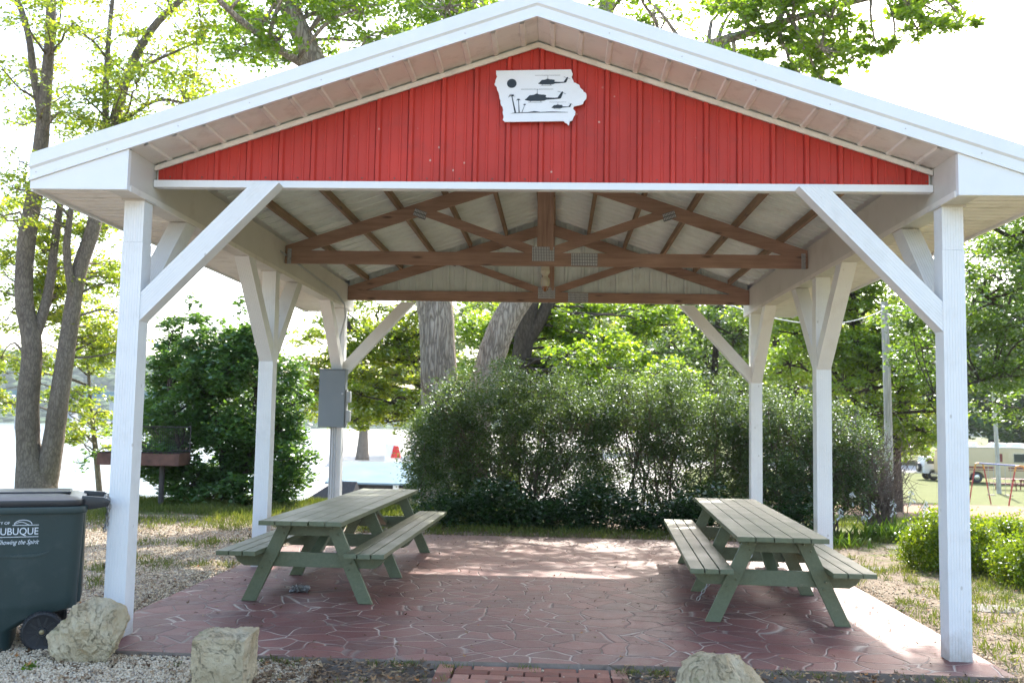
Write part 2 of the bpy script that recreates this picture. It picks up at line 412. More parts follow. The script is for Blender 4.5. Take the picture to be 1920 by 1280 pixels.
col = m.mix(msk(sp.outputs[1], .15, n1, .9), dirt, grav)
col = m.mix(msk(sp.outputs[0], .08, m.noise(c, 3.1, 8, .72), 1.3), col, gr)
col = m.mix(msk(sp.outputs[2], .1, n1, .2), col, chip)
col = m.mix(msk(at.outputs['Alpha'], .1, n1, .3), col, lot)
hh = m.math('ADD', m.math('MULTIPLY', pe, -.5), n2)
ground.data.materials.append(m.pbr(col, .95, 0, m.bump(hh, .7, .02), .15))

# river
mb = MB(); mb.add([(-1500, 8, -4.3), (60, 8, -4.3), (60, 1400, -4.3), (-1500, 1400, -4.3)], [(0, 1, 2, 3)])
m = NM('river_water'); c = m.co((.5, 1, 1)); n = m.noise(c, .8, 6, .6)
rv = mb.build('river', m.pbr((.10, .14, .15), .28, 0, m.bump(n, .25, .2), .8)); tag(rv, kind='structure')

# hills on the far shore
hx = np.linspace(-900, 900, 260); hy = np.linspace(520, 900, 46); HX, HY = np.meshgrid(hx, hy)
hz = np.array([14 + 24*mnoise.noise(Vector((x*.004, .3, 0))) + 9*mnoise.noise(Vector((x*.02, y*.02, 3))) + 6*mnoise.noise(Vector((x*.11, y*.11, 8))) for x, y in zip(HX.ravel(), HY.ravel())]).reshape(HX.shape)
HZ = -6 + (hz+14)*sstep(520, 640, HY)*1.2
idx = np.arange(HX.size).reshape(HX.shape)
F4 = np.stack([idx[:-1, :-1], idx[:-1, 1:], idx[1:, 1:], idx[1:, :-1]], -1).reshape(-1, 4)
m = NM('hill_woods'); c = m.co(); v = m.voro(c, .13, 'F1'); n = m.noise(c, .05, 4)
hm = m.pbr(m.ramp(m.math('ADD', m.math('MULTIPLY', v, .6), m.math('MULTIPLY', n, .5)), [(.3, (.075, .12, .05)), (.7, (.025, .05, .03))]), .95, 0, m.bump(m.math('MULTIPLY', v, -1.0), 1., 5.), .1)
hl = np_mesh('hills', np.stack([HX, HY, HZ], -1).reshape(-1, 3), F4, hm, smooth=True); tag(hl, kind='structure')

# ------------------------------------------------------------------ patio slab
SX0, SX1, SY0, SY1 = -2.97, 2.93, -.36, 6.22
mb = MB()
def slab_edge(x): return SY0 + .02*math.sin(x*1.3)
n = 40; top = [(SX0+(SX1-SX0)*i/n, slab_edge(SX0+(SX1-SX0)*i/n)) for i in range(n+1)]
pts = top + [(SX1+.02, 2.5), (SX1, SY1), (SX0+.7, SY1-.02), (SX0, 4.6)]
mb.prism(pts, -.14, 0, 'z')
def mat_slab():
    m = NM('stamped_concrete'); c0 = m.co()
    wn = m.n('ShaderNodeTexNoise'); m.lk(c0, wn.inputs['Vector']); wn.inputs['Scale'].default_value = 2.6; wn.inputs['Detail'].default_value = 1.2
    off = m.n('ShaderNodeVectorMath', operation='MULTIPLY_ADD'); m.lk(wn.outputs['Color'], off.inputs[0]); off.inputs[1].default_value = (.20, .20, 0); m.lk(c0, off.inputs[2])
    st = m.n('ShaderNodeMapping'); st.inputs['Scale'].default_value = (1.0, 1.12, 1); m.lk(off.outputs[0], st.inputs[0])
    v = m.voro(st.outputs[0], 4.1, 'DISTANCE_TO_EDGE', rnd=.95)
    vc = m.n('ShaderNodeSeparateColor'); m.lk(m.voro(st.outputs[0], 4.1, 'F1', 'Color', .95), vc.inputs[0])
    a = m.noise(c0, 1.1, 6, .6); b = m.noise(c0, 7, 8, .7); g = m.noise(c0, 60, 3)
    col = m.ramp(m.math('ADD', m.math('MULTIPLY', vc.outputs[0], .35), m.math('MULTIPLY', b, .65)), [(.2, (.095, .036, .032)), (.5, (.172, .060, .050)), (.8, (.245, .092, .075))])
    col = m.mix(m.ramp(m.noise(c0, 2.3, 5), [(.52, 0.), (.7, .65)]), col, (.085, .055, .055))
    col = m.mix(m.ramp(a, [(.5, 0.), (.75, .55)]), col, (.24, .13, .105))
    sepx = m.n('ShaderNodeSeparateXYZ'); m.lk(c0, sepx.inputs[0])
    dusty = m.math('MULTIPLY', m.ramp(m.math('ADD', m.math('MULTIPLY', sepx.outputs[1], .14), m.math('MULTIPLY', m.math('SUBTRACT', a, .5), .6)), [(.3, 0.), (.8, 1.)]), .6)
    col = m.mix(dusty, col, (.33, .25, .21))
    wear = m.noise(c0, 1.9, 4)
    gw = m.ramp(v, [(.012, 1.), (.026, 0.)])
    gvis = m.math('MULTIPLY', gw, m.ramp(m.math('SUBTRACT', m.math('MULTIPLY', wear, 1.2), m.math('MULTIPLY', sepx.outputs[1], .10)), [(.10, .35), (.36, 1.)]))
    gcol = m.mix(m.ramp(m.noise(c0, 1.4, 2), [(.42, 0.), (.6, 1.)]), (.17, .115, .10), (.47, .385, .32))
    col = m.mix(gvis, col, gcol)
    col = m.mix(m.ramp(g, [(.3, 0.), (.8, .18)]), col, (.38, .3, .26))
    gn = m.n('ShaderNodeNewGeometry'); sz_ = m.n('ShaderNodeSeparateXYZ'); m.lk(gn.outputs['True Normal'], sz_.inputs[0])
    col = m.mix(m.ramp(sz_.outputs[2], [(.4, 1.), (.6, 0.)]), col, m.ramp(b, [(.3, (.18, .14, .11)), (.7, (.32, .26, .21))]))
    h = m.math('ADD', m.ramp(v, [(.0, 0.), (.04, .8)]), m.math('MULTIPLY', b, .45))
    return m.pbr(col, m.ramp(b, [(.3, .42), (.7, .62)]), 0, m.bump(h, .7, .012), .2)
M['slab'] = mat_slab()
patio = mb.build('patio', M['slab']); tag(patio, kind='structure')

# brick path in front
def brick_path():
    mb = MB(); r = random.Random(3)
    for row in range(14):
        y1 = -.405 - row*.105
        x = -.46 + (0 if row % 2 else -.0)
        off = (row % 2)*.105
        xx = -.42 + off - .105
        while xx < .5:
            x0 = max(xx, -.42); x1 = min(xx+.2, .5)
            if x1-x0 > .05:
                z = -.014 + r.uniform(-.004, .004); j = r.uniform(-.004, .004)
                mb.box(x0+.0015, x1-.0015, y1-.1025+j, y1+j, z-.06, z)
            xx += .21
    for sx in (-.53, .61-.1):
        for k in range(7):
            y = -.405 - k*.21; z = -.012 + r.uniform(-.004, .004)
            mb.box(sx, sx+.095, y-.2, y, z-.06, z)
    m = NM('old_brick'); g = m.n('ShaderNodeNewGeometry'); c = m.co()
    col = m.ramp(g.outputs['Random Per Island'], [(0., (.19, .075, .05)), (.5, (.30, .13, .085)), (1., (.42, .22, .15))])
    col = m.mix(m.ramp(m.noise(c, 14, 7, .7), [(.5, 0.), (.7, .7)]), col, (.16, .12, .09))
    return mb.build('path', m.pbr(col, .9, 0, m.bump(m.noise(c, 40, 5), .5, .006), .2), bevel=.006)
tag(brick_path(), kind='structure')

# ------------------------------------------------------------------ PAVILION
PS = .144; H_IN = 2.678; H_OUT = 2.822; ZS = 2.94; EAVE = 3.335; FY = -.27; BY = 6.85; ZAP = 4.28; SL = .333
YM, YB = 3.14, 6.346
pav = empty('picnic_pavilion', (0, 0, 0), label='white open sided picnic pavilion with red front gable over a stamped patio', cat='pavilion')
def roofz(x, z0=ZAP): return z0 - SL*abs(x)

def fluted(cx, cy, s, nfl=7, dep=.0022):
    "cross-section with grooves on all faces"
    pts = []; h = s/2
    for k in range(4):
        a = k*math.pi/2; ca, sa = math.cos(a), math.sin(a)
        loc = [(-h, -h)]
        for i in range(nfl):
            x = -h + s*(i+1)/(nfl+1); ww = .0022
            loc += [(x-ww, -h), (x-ww*.5, -h+dep), (x+ww*.5, -h+dep), (x+ww, -h)]
        pts += [(cx + x*ca - y*sa, cy + x*sa + y*ca) for x, y in loc]
    return pts
def make_post(x, y):
    mb = MB(); mb.prism(fluted(x, y, PS), 0.0, ZS-.30, 'z')
    mb.prism(fluted(x, y, PS-.006), ZS-.298, ZS, 'z')
    p = mb.build('post', M['vinyl'], pav)
    k = MB(); k.box(x-PS/2-.012, x+PS/2+.012, y-PS/2-.012, y+PS/2+.012, ZS-.012, ZS-.001)
    k.build('cap_plate', M['header'], p)
    return p
def brace(a, b, name='brace', s=.135):
    "fluted square brace between two points in a vertical plane, ends cut plumb/level"
    a = Vector(a); b = Vector(b); d = b-a; horiz = Vector((d.x, d.y, 0)).normalized(); side = Vector((-horiz.y, horiz.x, 0))
    prof = fluted(0, 0, s, 7, .0022)
    # param: along side = u ; perpendicular in plane = v
    n = d.normalized(); up = side.cross(n)
    if up.z < 0: up = -up
    vs = []; N = len(prof)
    for (u_, v_) in prof:      # lower end cut vertical against the post
        p = a + side*u_ + up*v_
        t = -(p-a).dot(horiz)/n.dot(horiz); vs.append(p + n*t)
    for (u_, v_) in prof:      # upper end cut level
        p = b + side*u_ + up*v_
        t = -(p.z-b.z)/n.z; vs.append(p + n*t)
    fs = [tuple(range(N)), tuple(range(2*N-1, N-1, -1))] + [(i, N+i, N+(i+1) % N, (i+1) % N) for i in range(N)]
    mb = MB(); mb.add(vs, fs); return mb.build(name, M['vinyl'], pav)
for sx in (-1, 1):
    X = sx*2.75
    for y in (0.0, YM, YB): make_post(X, y+PS/2 if y == 0 else y+PS/2)
    inn = sx*(H_IN)
    # cross braces front and back
    brace((inn, .075, 2.20), (sx*(H_IN-.83), .075, 3.06))
    brace((inn, YB+.075, 2.12), (sx*(H_IN-.83), YB+.075, 3.03))
    # lengthwise braces
    brace((X, PS, 2.18), (X, PS+.72, ZS-.004))
    brace((X, YM, 2.12), (X, YM-.78, ZS-.004)); brace((X, YM+PS, 2.12), (X, YM+PS+.78, ZS-.004))
    brace((X, YB, 2.12), (X, YB-.78, ZS-.004))
# headers
for sx in (-1, 1):
    mb = MB(); x0, x1 = sorted((sx*H_IN, sx*(H_OUT)))
    zt = roofz(H_IN) - .09
    mb.box(x0, x1, FY+.03, BY-.03, ZS, zt-.02)
    h = mb.build('header', M['header'], pav)
    mb = MB(); a = sx*H_IN; x0, x1 = sorted((a - sx*.010, a - sx*.0005)); mb.box(x0, x1, FY+.03, BY-.03, ZS-.006, ZS+.035)
    mb.build('edge_trim', M['soffit'], h)
# ribbed strips
def ribbed(x0, x1, pitch, h, minor=.004, phase=0.0, seam=0.0):
    "profile list (t, offset) across a ribbed metal sheet"
    out = [(x0, 0)]; k = math.floor((x0-phase)/pitch)
    while True:
        c_ = phase + k*pitch; k += 1
        if c_ > x1 + pitch: break
        seq = [(c_-.019, 0), (c_-.014, h), (c_+.010, h), (c_+.022, 0)]
        if seam: seq = [(c_-.026, 0), (c_-.0255, -seam), (c_-.0200, -seam), (c_-.0195, 0)] + [(c_-.019, 0)] + seq[1:]
        for q in (1/3, 2/3):
            mm = c_ + pitch*q; seq += [(mm-.010, 0), (mm-.006, minor), (mm+.006, minor), (mm+.010, 0)]
        for t, o in seq:
            if x0 < t < x1: out.append((t, o))
    out.append((x1, 0)); return out
# front gable siding
GY0 = PS + .005  # plane of siding
ZG = 3.072
def gable(yp, sgn, mat, name, zlow, ztop0, xlim):
    prof = ribbed(-xlim, xlim, .2265, .022, .006, .03, .010)
    prof = sorted(prof + [(0.0, next((o for t, o in prof if t >= 0), 0))])
    vs = []; fs = []
    for t, o in prof:
        y = yp + sgn*o; vs += [(t, y, zlow), (t, y, max(zlow+.001, ztop0 - SL*abs(t)))]
    for i in range(len(prof)-1): fs.append((2*i, 2*i+2, 2*i+3, 2*i+1))
    mb = MB(); mb.add(vs, fs); return mb.build(name, mat, pav, recalc=False)
GT = 4.062
gf = gable(GY0, -1, M['red'], 'gable_siding', ZG+.03, GT, 2.655)
# backing of front gable
mb = MB(); mb.prism([(-2.67, ZG+.005), (2.67, ZG+.005), (2.67, roofz(2.67)-.12), (0, ZAP-.12), (-2.67, roofz(2.67)-.12)], GY0+.014, GY0+.034)
mb.build('gable_backing', M['ceil'], gf)
mb = MB(); mb.box(-2.672, 2.672, GY0-.035, GY0-.0175, ZG-.02, ZG+.03); mb.box(-2.672, 2.672, GY0-.0174, GY0+.04, ZG-.02, ZG+.004)
mb.build('bottom_trim', M['white_metal'], gf, bevel=.003)
# screws
for i in range(24):
    x = -2.6+i*.2265
    if GT-SL*abs(x) > ZG+.1:
        mb = MB(); mb.lathe([(.005, 0), (.005, -.004), (.002, -.006)], (x+.03, GY0-.001, ZG+.06), 8, 'y'); mb.build('screw', M['bolt'], gf)
for sx in (-1, 1):
    mb = MB(); pts = [(0, GT-.005), (sx*2.672, GT-.005-SL*2.672), (sx*2.672, GT+.03-SL*2.672), (0, GT+.03)]
    mb.prism(pts, GY0-.032, GY0-.0178)
    mb.build('rake_trim', M['soffit'], gf)
# rear gable, inner face ribbed
gb = gable(YB+PS+.03, -1, M['ceil'], 'rear_gable', 3.06, roofz(0)-.056, 2.67)
# roof planes: top sheet + underside sheet with ribs running down the slope
def roof_sheet(sx):
    prof = ribbed(FY+.015, BY-.015, .2265, .012, .004, .02)
    mb = MB(); vs = []; fs = []
    for t, o in prof:
        for xx in (0.0, sx*(EAVE-.02)):
            vs.append((xx, t, roofz(xx) - .052 + o*0 - .0)); 
    for t, o in prof:
        for xx in (0.0, sx*(EAVE-.02)):
            vs.append((xx, t, roofz(xx) - .030 + o))
    n = len(prof)
    for i in range(n-1):
        fs.append((2*i, 2*i+1, 2*i+3, 2*i+2)); b = 2*n; fs.append((b+2*i, b+2*i+2, b+2*i+3, b+2*i+1))
    mb.add(vs, fs)
    r = mb.build('roof', M['white_metal'], pav, recalc=False)
    # underside liner visible between purlins
    prof2 = ribbed(GY0+.035, YB+PS+.0, .2265, .014, .004, .05)
    v2 = []; f2 = []
    for t, o in prof2:
        for xx in (0.002*sx, sx*(H_IN-.001)):
            v2.append((xx, t, roofz(xx) - .058 - o*.9))
    for i in range(len(prof2)-1): f2.append((2*i, 2*i+1, 2*i+3, 2*i+2))
    mb = MB(); mb.add(v2, f2); mb.build('roof_underside', M['ceil'], r, recalc=False)
    return r
for sx in (-1, 1): roof_sheet(sx)
# fascia on both rakes (front & rear): profile extruded along slope
def rake_fascia(sx, yf, sgn):
    # profile in (out, z): out = distance outward from yf plane
    prof = [(0, 0), (.035, 0), (.035, -.090), (.018, -.104), (.018, -.108), (.022, -.110), (.022, -.158), (.026, -.162), (.026, -.178), (0, -.178)]
    vs = []
    for xx in (0.0, sx*(EAVE+.0)):
        for o, dz in prof: vs.append((xx, yf + sgn*o, roofz(xx) + dz))
    n = len(prof)
    fs = [tuple(range(n)), tuple(range(2*n-1, n-1, -1))] + [(i, n+i, n+(i+1) % n, (i+1) % n) for i in range(n)]
    mb = MB(); mb.add(vs, fs)
    f = mb.build('rake_fascia', M['white_metal'], pav)
    for k in range(1, 8):
        xx = sx*k*.47
        if sgn < 0:
            mb = MB(); mb.lathe([(.0045, 0), (.0045, -.003), (.0015, -.005)], (xx, yf-.0225, roofz(xx)-.135), 8, 'y'); mb.build('screw', M['header'], f)
    # boxed eave return
    zl = roofz(H_IN)-.178
    e = .003
    pts = [(sx*H_IN, zl-.001), (sx*(EAVE-e), roofz(EAVE)-.179), (sx*(EAVE-e), ZS-.0), (sx*H_IN, ZS-.0)]
    mb = MB(); y0, y1 = sorted((yf+sgn*.010, yf+sgn*(-.03))); mb.prism(pts, y0, y1)
    mb.build('eave_return', M['white_metal'], f)
    return f
for sx in (-1, 1):
    rake_fascia(sx, FY, -1); rake_fascia(sx, BY, 1)
    # eave fascia
    mb = MB(); x0, x1 = sorted((sx*(EAVE-.018), sx*EAVE)); mb.box(x0, x1, FY+.011, BY-.011, ZS-.012, roofz(EAVE)-.002)
    mb.build('eave_fascia', M['white_metal'], pav)
    # eave soffit ribs across
    prof = [(FY+.012, 0)]; yy_ = FY+.06
    while yy_ < BY-.05: prof += [(yy_-.010, 0), (yy_-.008, -.05), (yy_+.008, -.05), (yy_+.010, 0)]; yy_ += .105
    prof.append((BY-.012, 0))
    vs = []; fs = []
    for t, o in prof:
        for xx in (sx*(H_OUT+.001), sx*(EAVE-.02)): vs.append((xx, t, ZS + .006 - o))
    for i in range(len(prof)-1): fs.append((2*i, 2*i+1, 2*i+3, 2*i+2))
    mb = MB(); mb.add(vs, fs); mb.build('eave_soffit', M['soffit'], pav, recalc=False)
    # header inner return between front fascia and gable wall, thin cover
    # rake soffit front and back
    for (ya_, yb_) in ((FY-.0, GY0-.02), (YB+PS+.035, BY-.0)):
        mb = MB(); pts = []
        prof = ribbed(0.001, H_IN, .19, .014, .0, .10)
        vs = []; fs = []
        for t, o in prof:
            for yy in (ya_, yb_): vs.append((sx*t, yy, roofz(t) - .172 - o - (.06 if yy in (GY0-.02, YB+PS+.035) else 0)*0))
        for i in range(len(prof)-1): fs.append((2*i, 2*i+1, 2*i+3, 2*i+2))
        mb.add(vs, fs); mb.build('rake_soffit', M['soffit'], pav, recalc=False)
# ridge cap
mb = MB(); mb.prism([(-.14, roofz(.14)+.012), (0, ZAP+.035), (.14, roofz(.14)+.012), (.14, roofz(.14)-.004), (0, ZAP+.018), (-.14, roofz(.14)-.004)], FY-.04, BY+.04)
rc = mb.build('ridge_cap', M['white_metal'], pav)
mb = MB(); mb.box(-.13, .13, FY+.05, BY-.05, ZAP+.0, ZAP+.05); mb.build('vent_strip', M['boxgrey'], rc)
# trusses
def truss(y, zc=3.058):
    "bottom chord, top chords, king post, webs; 38 mm lumber"
    ch = .135; t = .038
    top = lambda x: roofz(x) - .058 - .014 - .075   # top of top chord
    mb = MB(); mb.box(-H_IN+.004, H_IN-.004, y, y+t, zc, zc+ch)
    tr = mb.build('truss', M['truss'], pav, bevel=.002)
    for sx in (-1, 1):
        mb = MB(); d = .15
        mb.prism([(0, top(0)), (sx*(H_IN-.006), top(H_IN)), (sx*(H_IN-.006), zc+ch+.001), (sx*(H_IN-.25), zc+ch+.001), (0, top(0)-d)], y+.0, y+t)
        mb.build('top_chord', M['truss'], tr)
        mb = MB(); mb.bar((sx*.10, y+t/2, zc+ch+.02), (sx*1.25, y+t/2, top(1.25)-.10), .09, t-.004)
        mb.build('web', M['truss'], tr)
        for yy in (y-.003, y+t):
            plate(sx*1.28, yy, top(1.28)-.12, .13, .075, tr, rot=-sx*.33)
    mb = MB(); mb.box(-.065, .065, y+.001, y+t-.001, zc+ch, top(0)-.12); mb.build('king_post', M['king'], tr)
    mb = MB(); mb.box(.066, .10, y-.01, y+.075, zc+ch*0+.16, top(0)-.0); mb.build('king_stiffener', M['king'], tr)
    for yy in (y-.003, y+t):
        plate(0.0, yy, zc+ch*.9, .23, .15, tr); plate(.42, yy, zc+.0675, .27, .128, tr)
    return tr
def plate(x, y, z, w_, h_, par, rot=0):
    mb = MB(); n = int(w_/.016)
    Mx = Matrix.Translation((x, 0, z)) @ Matrix.Rotation(rot, 4, 'Y')
    mb.box(-w_/2, w_/2, y, y+.003, -h_/2, h_/2, Mx); base_ = mb.build('gusset_plate', M['platebase'], par); mb = MB()
    sy = y-.0025 if True else y
    for i in range(n):
        xx = -w_/2 + (i+.5)*w_/n
        for k in range(max(2, int(h_/.03))):
            zz = -h_/2 + (k+.5)*h_/max(2, int(h_/.03))
            mb.box(xx-.0042, xx+.0042, y-.0035, y-.0005, zz-.0125, zz+.0125, Mx)
    mb.build('pressed_teeth', M['plateteeth'], base_); return base_
truss(3.41); truss(YB+PS-.055)
# purlins along y
for x in (-1.96, -1.50, -1.03, -.55, -.09, .09, .55, 1.03, 1.50, 1.96, -2.42, 2.42):
    mb = MB(); z1 = roofz(x)-.0725; t = .038
    sgn = 1 if x > 0 else -1
    z1 = roofz(abs(x)+t/2)-.0725
    mb.box(x-t/2, x+t/2, GY0+.04, YB+PS+.012, z1-.072, z1)
    mb.build('purlin', M['purlin'], pav, bevel=.002)
# hurricane strap at truss ends
for sx in (-1, 1):
    mb = MB(); mb.box(sx*(H_IN-.05)-.02, sx*(H_IN-.05)+.02, 3.404, 3.4095, 3.05, 3.21); mb.build('strap', M['galv'], pav)

# jar light under the front truss
cl = empty('ceiling_light', (.02, 3.70, 3.055), label='amber jar ceiling light hanging under the middle truss', cat='light'); cl.scale = (.85, .85, .85)
mb = MB(); mb.lathe([(.055, .0), (.055, -.03), (.045, -.045), (.032, -.06), (.032, -.085)], (0, 0, 0), 20); mb.box(-.05, .05, -.29, .03, .0, .02); mb.build('socket', M['porcelain'], cl, smooth='auto')
mb = MB(); mb.lathe([(.03, -.08), (.05, -.10), (.056, -.13), (.054, -.17), (.045, -.20)], (0, 0, 0), 20); mb.build('glass_jar', M['porcelain'], cl, smooth='auto')
mb = MB(); mb.lathe([(.044, -.2005), (.042, -.225), (.028, -.25), (.008, -.262)], (0, 0, 0), 20); mb.build('amber_bulb', M['amber'], cl, smooth='auto')
mb = MB()
for k in range(6):
    a = k*math.pi/3; mb.tube([(.058*math.cos(a), .058*math.sin(a), -.09), (.062*math.cos(a), .062*math.sin(a), -.2), (.03*math.cos(a), .03*math.sin(a), -.265), (0, 0, -.28)], .0022, 5)
mb.build('guard_wire', M['galv'], cl)

# electrical box + conduits on rear left post
eb = empty('electrical_box', (-2.78, YB-.02, 1.55), label='grey metal electrical panel box on the rear left pavilion post', cat='electrical box')
s_ = lambda px: px
bx0, bx1 = -.17, .175; bz0, bz1 = -.20, .55
mb = MB(); mb.box(bx0, bx1, -.17, -.035, bz0, bz1); mb.build('cabinet', M['boxgrey'], eb, bevel=.004)
mb = MB(); mb.box(bx0+.003, bx1-.003, -.182, -.1715, bz0+.006, bz1-.006); d_ = mb.build('door', M['boxgrey'], eb, bevel=.003)
mb = MB(); mb.box(bx0-.006, bx1+.006, -.19, -.035, bz1+.001, bz1+.012); mb.build('rain_lip', M['boxgrey'], eb)
mb = MB(); mb.lathe([(.014, 0), (.014, -.012), (.006, -.016)], (bx1-.03, -.1825, .24), 12, 'y'); mb.build('latch', M['galv'], d_)
for zz in (.20, -.05):
    mb = MB(); mb.box(bx1+.012, bx1+.065, -.155, -.055, zz-.075, zz+.075); mb.build('outlet_cover', M['boxlight'], eb, bevel=.012)
mb = MB(); mb.box(bx1+.001, bx1+.02, -.14, -.07, -.185, .30); mb.build('side_raceway', M['conduit'], eb)
for k, xx in enumerate((-.02, .012, .043)):
    mb = MB(); mb.tube([(xx, -.06, bz0-.001), (xx, -.06, -1.55)], .012, 10); mb.build('conduit', M['conduit'], eb, smooth='auto')
mb = MB(); mb.tube([(.05, -.05, bz1+.013), (.06, -.05, 1.0), (.125, -.07, 1.25), (.115, -.10, 1.42), (.115, -.6, 1.52), (.115, -3.1, 1.60)], .011, 8)
mb.build('conduit', M['conduit'], eb, smooth='auto')

# ------------------------------------------------------------------ gable sign
def signpt(a, b):   # pixels of a magnified drawing -> metres on board
    k = .0004035; return ((a-1000)*k, -(b-620)*k)
out = [(235,178),(1518,156),(1535,200),(1550,235),(1535,270),(1545,320),(1570,385),(1620,405),(1665,430),(1680,475),(1730,520),(1745,550),(1780,575),(1790,630),(1785,670),(1755,700),(1735,745),(1700,770),(1640,785),(1580,800),(1562,838),(1585,870),(1605,905),(1600,950),(1575,985),(1555,1045),(1510,1060),(1500,1125),(1480,1130),(1465,1100),(1425,1080),(1410,1058),(400,1075),(365,1040),(380,985),(365,930),(372,870),(358,810),(330,780),(322,700),(300,640),(285,560),(262,520),(250,460),(228,440),(212,410),(228,370),(240,320),(258,290),(240,245),(238,200)]
cs = W(1013, 182, GY0-.03)
sg = empty('gable_sign', (cs[0], GY0-.045, cs[2]), label='white state shaped sign with black helicopters and palms on the red gable', cat='sign')
pr = random.Random(5); o2 = []
for i, p in enumerate(out):
    q = out[(i+1) % len(out)]; o2.append(p); L = math.hypot(q[0]-p[0], q[1]-p[1])
    if 30 < L < 140: o2.append(((p[0]+q[0])/2+pr.uniform(-6, 6), (p[1]+q[1])/2+pr.uniform(-6, 6)))
mb = MB(); mb.prism([signpt(*p) for p in o2], -.006, .006); mb.build('board', painted('sign_white', (.82, .83, .84), .4, .02, dirt_amt=.08), sg)
mb = MB()
for (a, b) in ((400, 300), (1400, 250), (500, 1000), (1400, 950)):
    x, z = signpt(a, b); mb.box(x-.01, x+.01, .0062, .0265, z-.01, z+.01)
mb.build('standoff', M['galv'], sg)
def ink(polys, name='silhouette'):
    mb = MB()
    for p in polys: mb.prism([signpt(*q) for q in p], -.0085, -.0062)
    return mb.build(name, M['ink'], sg)
def heli(cx, cy, k):
    f = lambda pts: [(cx+x*k, cy+y*k) for x, y in pts]
    body = [(-210,60),(-185,50),(-150,10),(-130,-10),(-60,-18),(-20,-35),(0,-45),(25,-28),(60,-24),(110,-22),(145,-15),(155,-2),(142,18),(160,28),(300,32),(350,28),(378,-20),(420,-75),(435,-78),(442,-65),(430,-20),(405,40),(380,48),(160,66),(120,82),(60,88),(-120,88),(-170,82),(-205,72)]
    ps = [f(body), f([(-3,-120),(3,-120),(4,-35),(-4,-35)]), f([(-280,-118),(275,-121),(275,-117),(-280,-114)]), f([(-120,88),(-112,88),(-112,112),(-120,112)]), f([(60,88),(68,88),(68,108),(60,108)]), f([(-150,108),(90,108),(90,112),(-150,112)]), f([(350,-85),(490,-40),(489,-36),(349,-81)])]
    return ink(ps, 'helicopter_silhouette')
heli(948, 622, 1.0); heli(1125, 352, .78); heli(1304, 790, .52)
ink([[(510+82*math.cos(a*math.pi/20), 404+78*math.sin(a*math.pi/20)) for a in range(40)]], 'sun_disc_silhouette')
def palm(x0, y0, x1, y1, wd, fr):
    ps = [[(x0-wd, y0), (x0+wd, y0), (x1+wd*.5, y1), (x1-wd*.5, y1)]]
    for k in range(8):
        a = math.pi*(k/7) ; L = fr*(.8+.2*((k*7) % 3)/2)
        ex, ey = x1+math.cos(a)*L, y1-math.sin(a)*L*.55+abs(math.cos(a))*L*.45
        mx, my = x1+math.cos(a)*L*.55, y1-math.sin(a)*L*.5
        ps.append([(x1-2, y1-3), (mx-3, my-3), (ex, ey), (mx+3, my+4), (x1+2, y1+4)])
    return ink(ps, 'palm_silhouette')
palm(580, 918, 515, 625, 14, 75); palm(645, 916, 630, 690, 9, 42); palm(692, 912, 738, 775, 5, 30)
ink([[(500,930),(560,917),(780,908),(830,900),(900,888),(960,895),(1010,904),(1130,897),(1230,894),(1330,898),(1480,904),(1470,908),(1200,910),(900,915),(620,924)]], 'shoreline_silhouette')

# ------------------------------------------------------------------ picnic tables
def make_table(mat, L=3.75, hh=.665, metal=True):
    root = empty('picnic_table')
    r = random.Random(4)
    bw = .125; gap = .006; n = 5
    for k in range(n):   # tabletop boards are one part
        pass
    mb = MB(); x0 = -(n*bw+(n-1)*gap)/2
    for k in range(n):
        j = r.uniform(-.012, .012); mb.box(x0+k*(bw+gap), x0+k*(bw+gap)+bw, -L/2+j, L/2+j*.5, hh-.036, hh+r.uniform(-.001, .001))
    mb.build('tabletop', mat, root, bevel=.004)
    for sx in (-1, 1):
        mb = MB()
        for k in range(3):
            a = sx*(.350+k*.106); x_0, x_1 = sorted((a, a+sx*.098)); j = r.uniform(-.01, .01)
            mb.box(x_0, x_1, -L/2+j+.02, L/2+j-.02, .388, .424)
        mb.build('bench_seat', mat, root, bevel=.004)
    for i, y in enumerate((-L/2+.33, -.22, L/2-.33)):
        t = .038
        for sx in (-1, 1):
            mb = MB()
            yo = y-t/2
            # leg cut level at both ends
            xb, xt = sx*.475, sx*.185; w_ = .115; zt = hh-.037
            mb.prism([(xb-w_/2, 0), (xb+w_/2, 0), (xt+w_/2, zt), (xt-w_/2, zt)], yo-t, yo)
            lg = mb.build('leg', mat, root, bevel=.003)
            if i == 0:
                for (zz, dx) in ((zt-.04, -.012), (zt-.085, .02), (.32, .02), (.27, -.02)):
                    f = zz/zt; xx = xb+(xt-xb)*f+dx
                    mb = MB(); mb.lathe([(.010, 0), (.010, -.005), (.004, -.009)], (xx, yo-t-.001, zz), 10, 'y'); mb.build('bolt', mat, lg)
        mb = MB(); mb.prism([(-.58, .30), (-.645, .387), (.645, .387), (.58, .30), (.53, .272), (-.53, .272)], y-t/2+.001, y+t/2); mb.build('seat_beam', mat, root, bevel=.003)
        mb = MB(); mb.prism([(-.30, hh-.037), (.30, hh-.037), (.24, hh-.145), (-.24, hh-.145)], y-t/2+.001, y+t/2); mb.build('top_cleat', mat, root, bevel=.003)
    for sy in (-1, 1):
        mb = MB(); mb.bar((0, sy*(L/2-.36), .31), (0, sy*(.62), hh-.06), .038, .085, (1, 0, 0)); mb.build('diagonal_brace', mat, root, bevel=.003)
    return root
tb = make_table(M['greenwood']); tb.location = (-1.78, 2.97, .002); tb.rotation_euler.z = R_(-1.0)
tag(tb, 'green picnic table left of the patio centre, near the electrical box', 'picnic table', 'green picnic tables on the patio')
tb2 = copy_tree(tb); tb2.location = (1.915, 2.62, .002); tb2.rotation_euler.z = R_(-3.2)
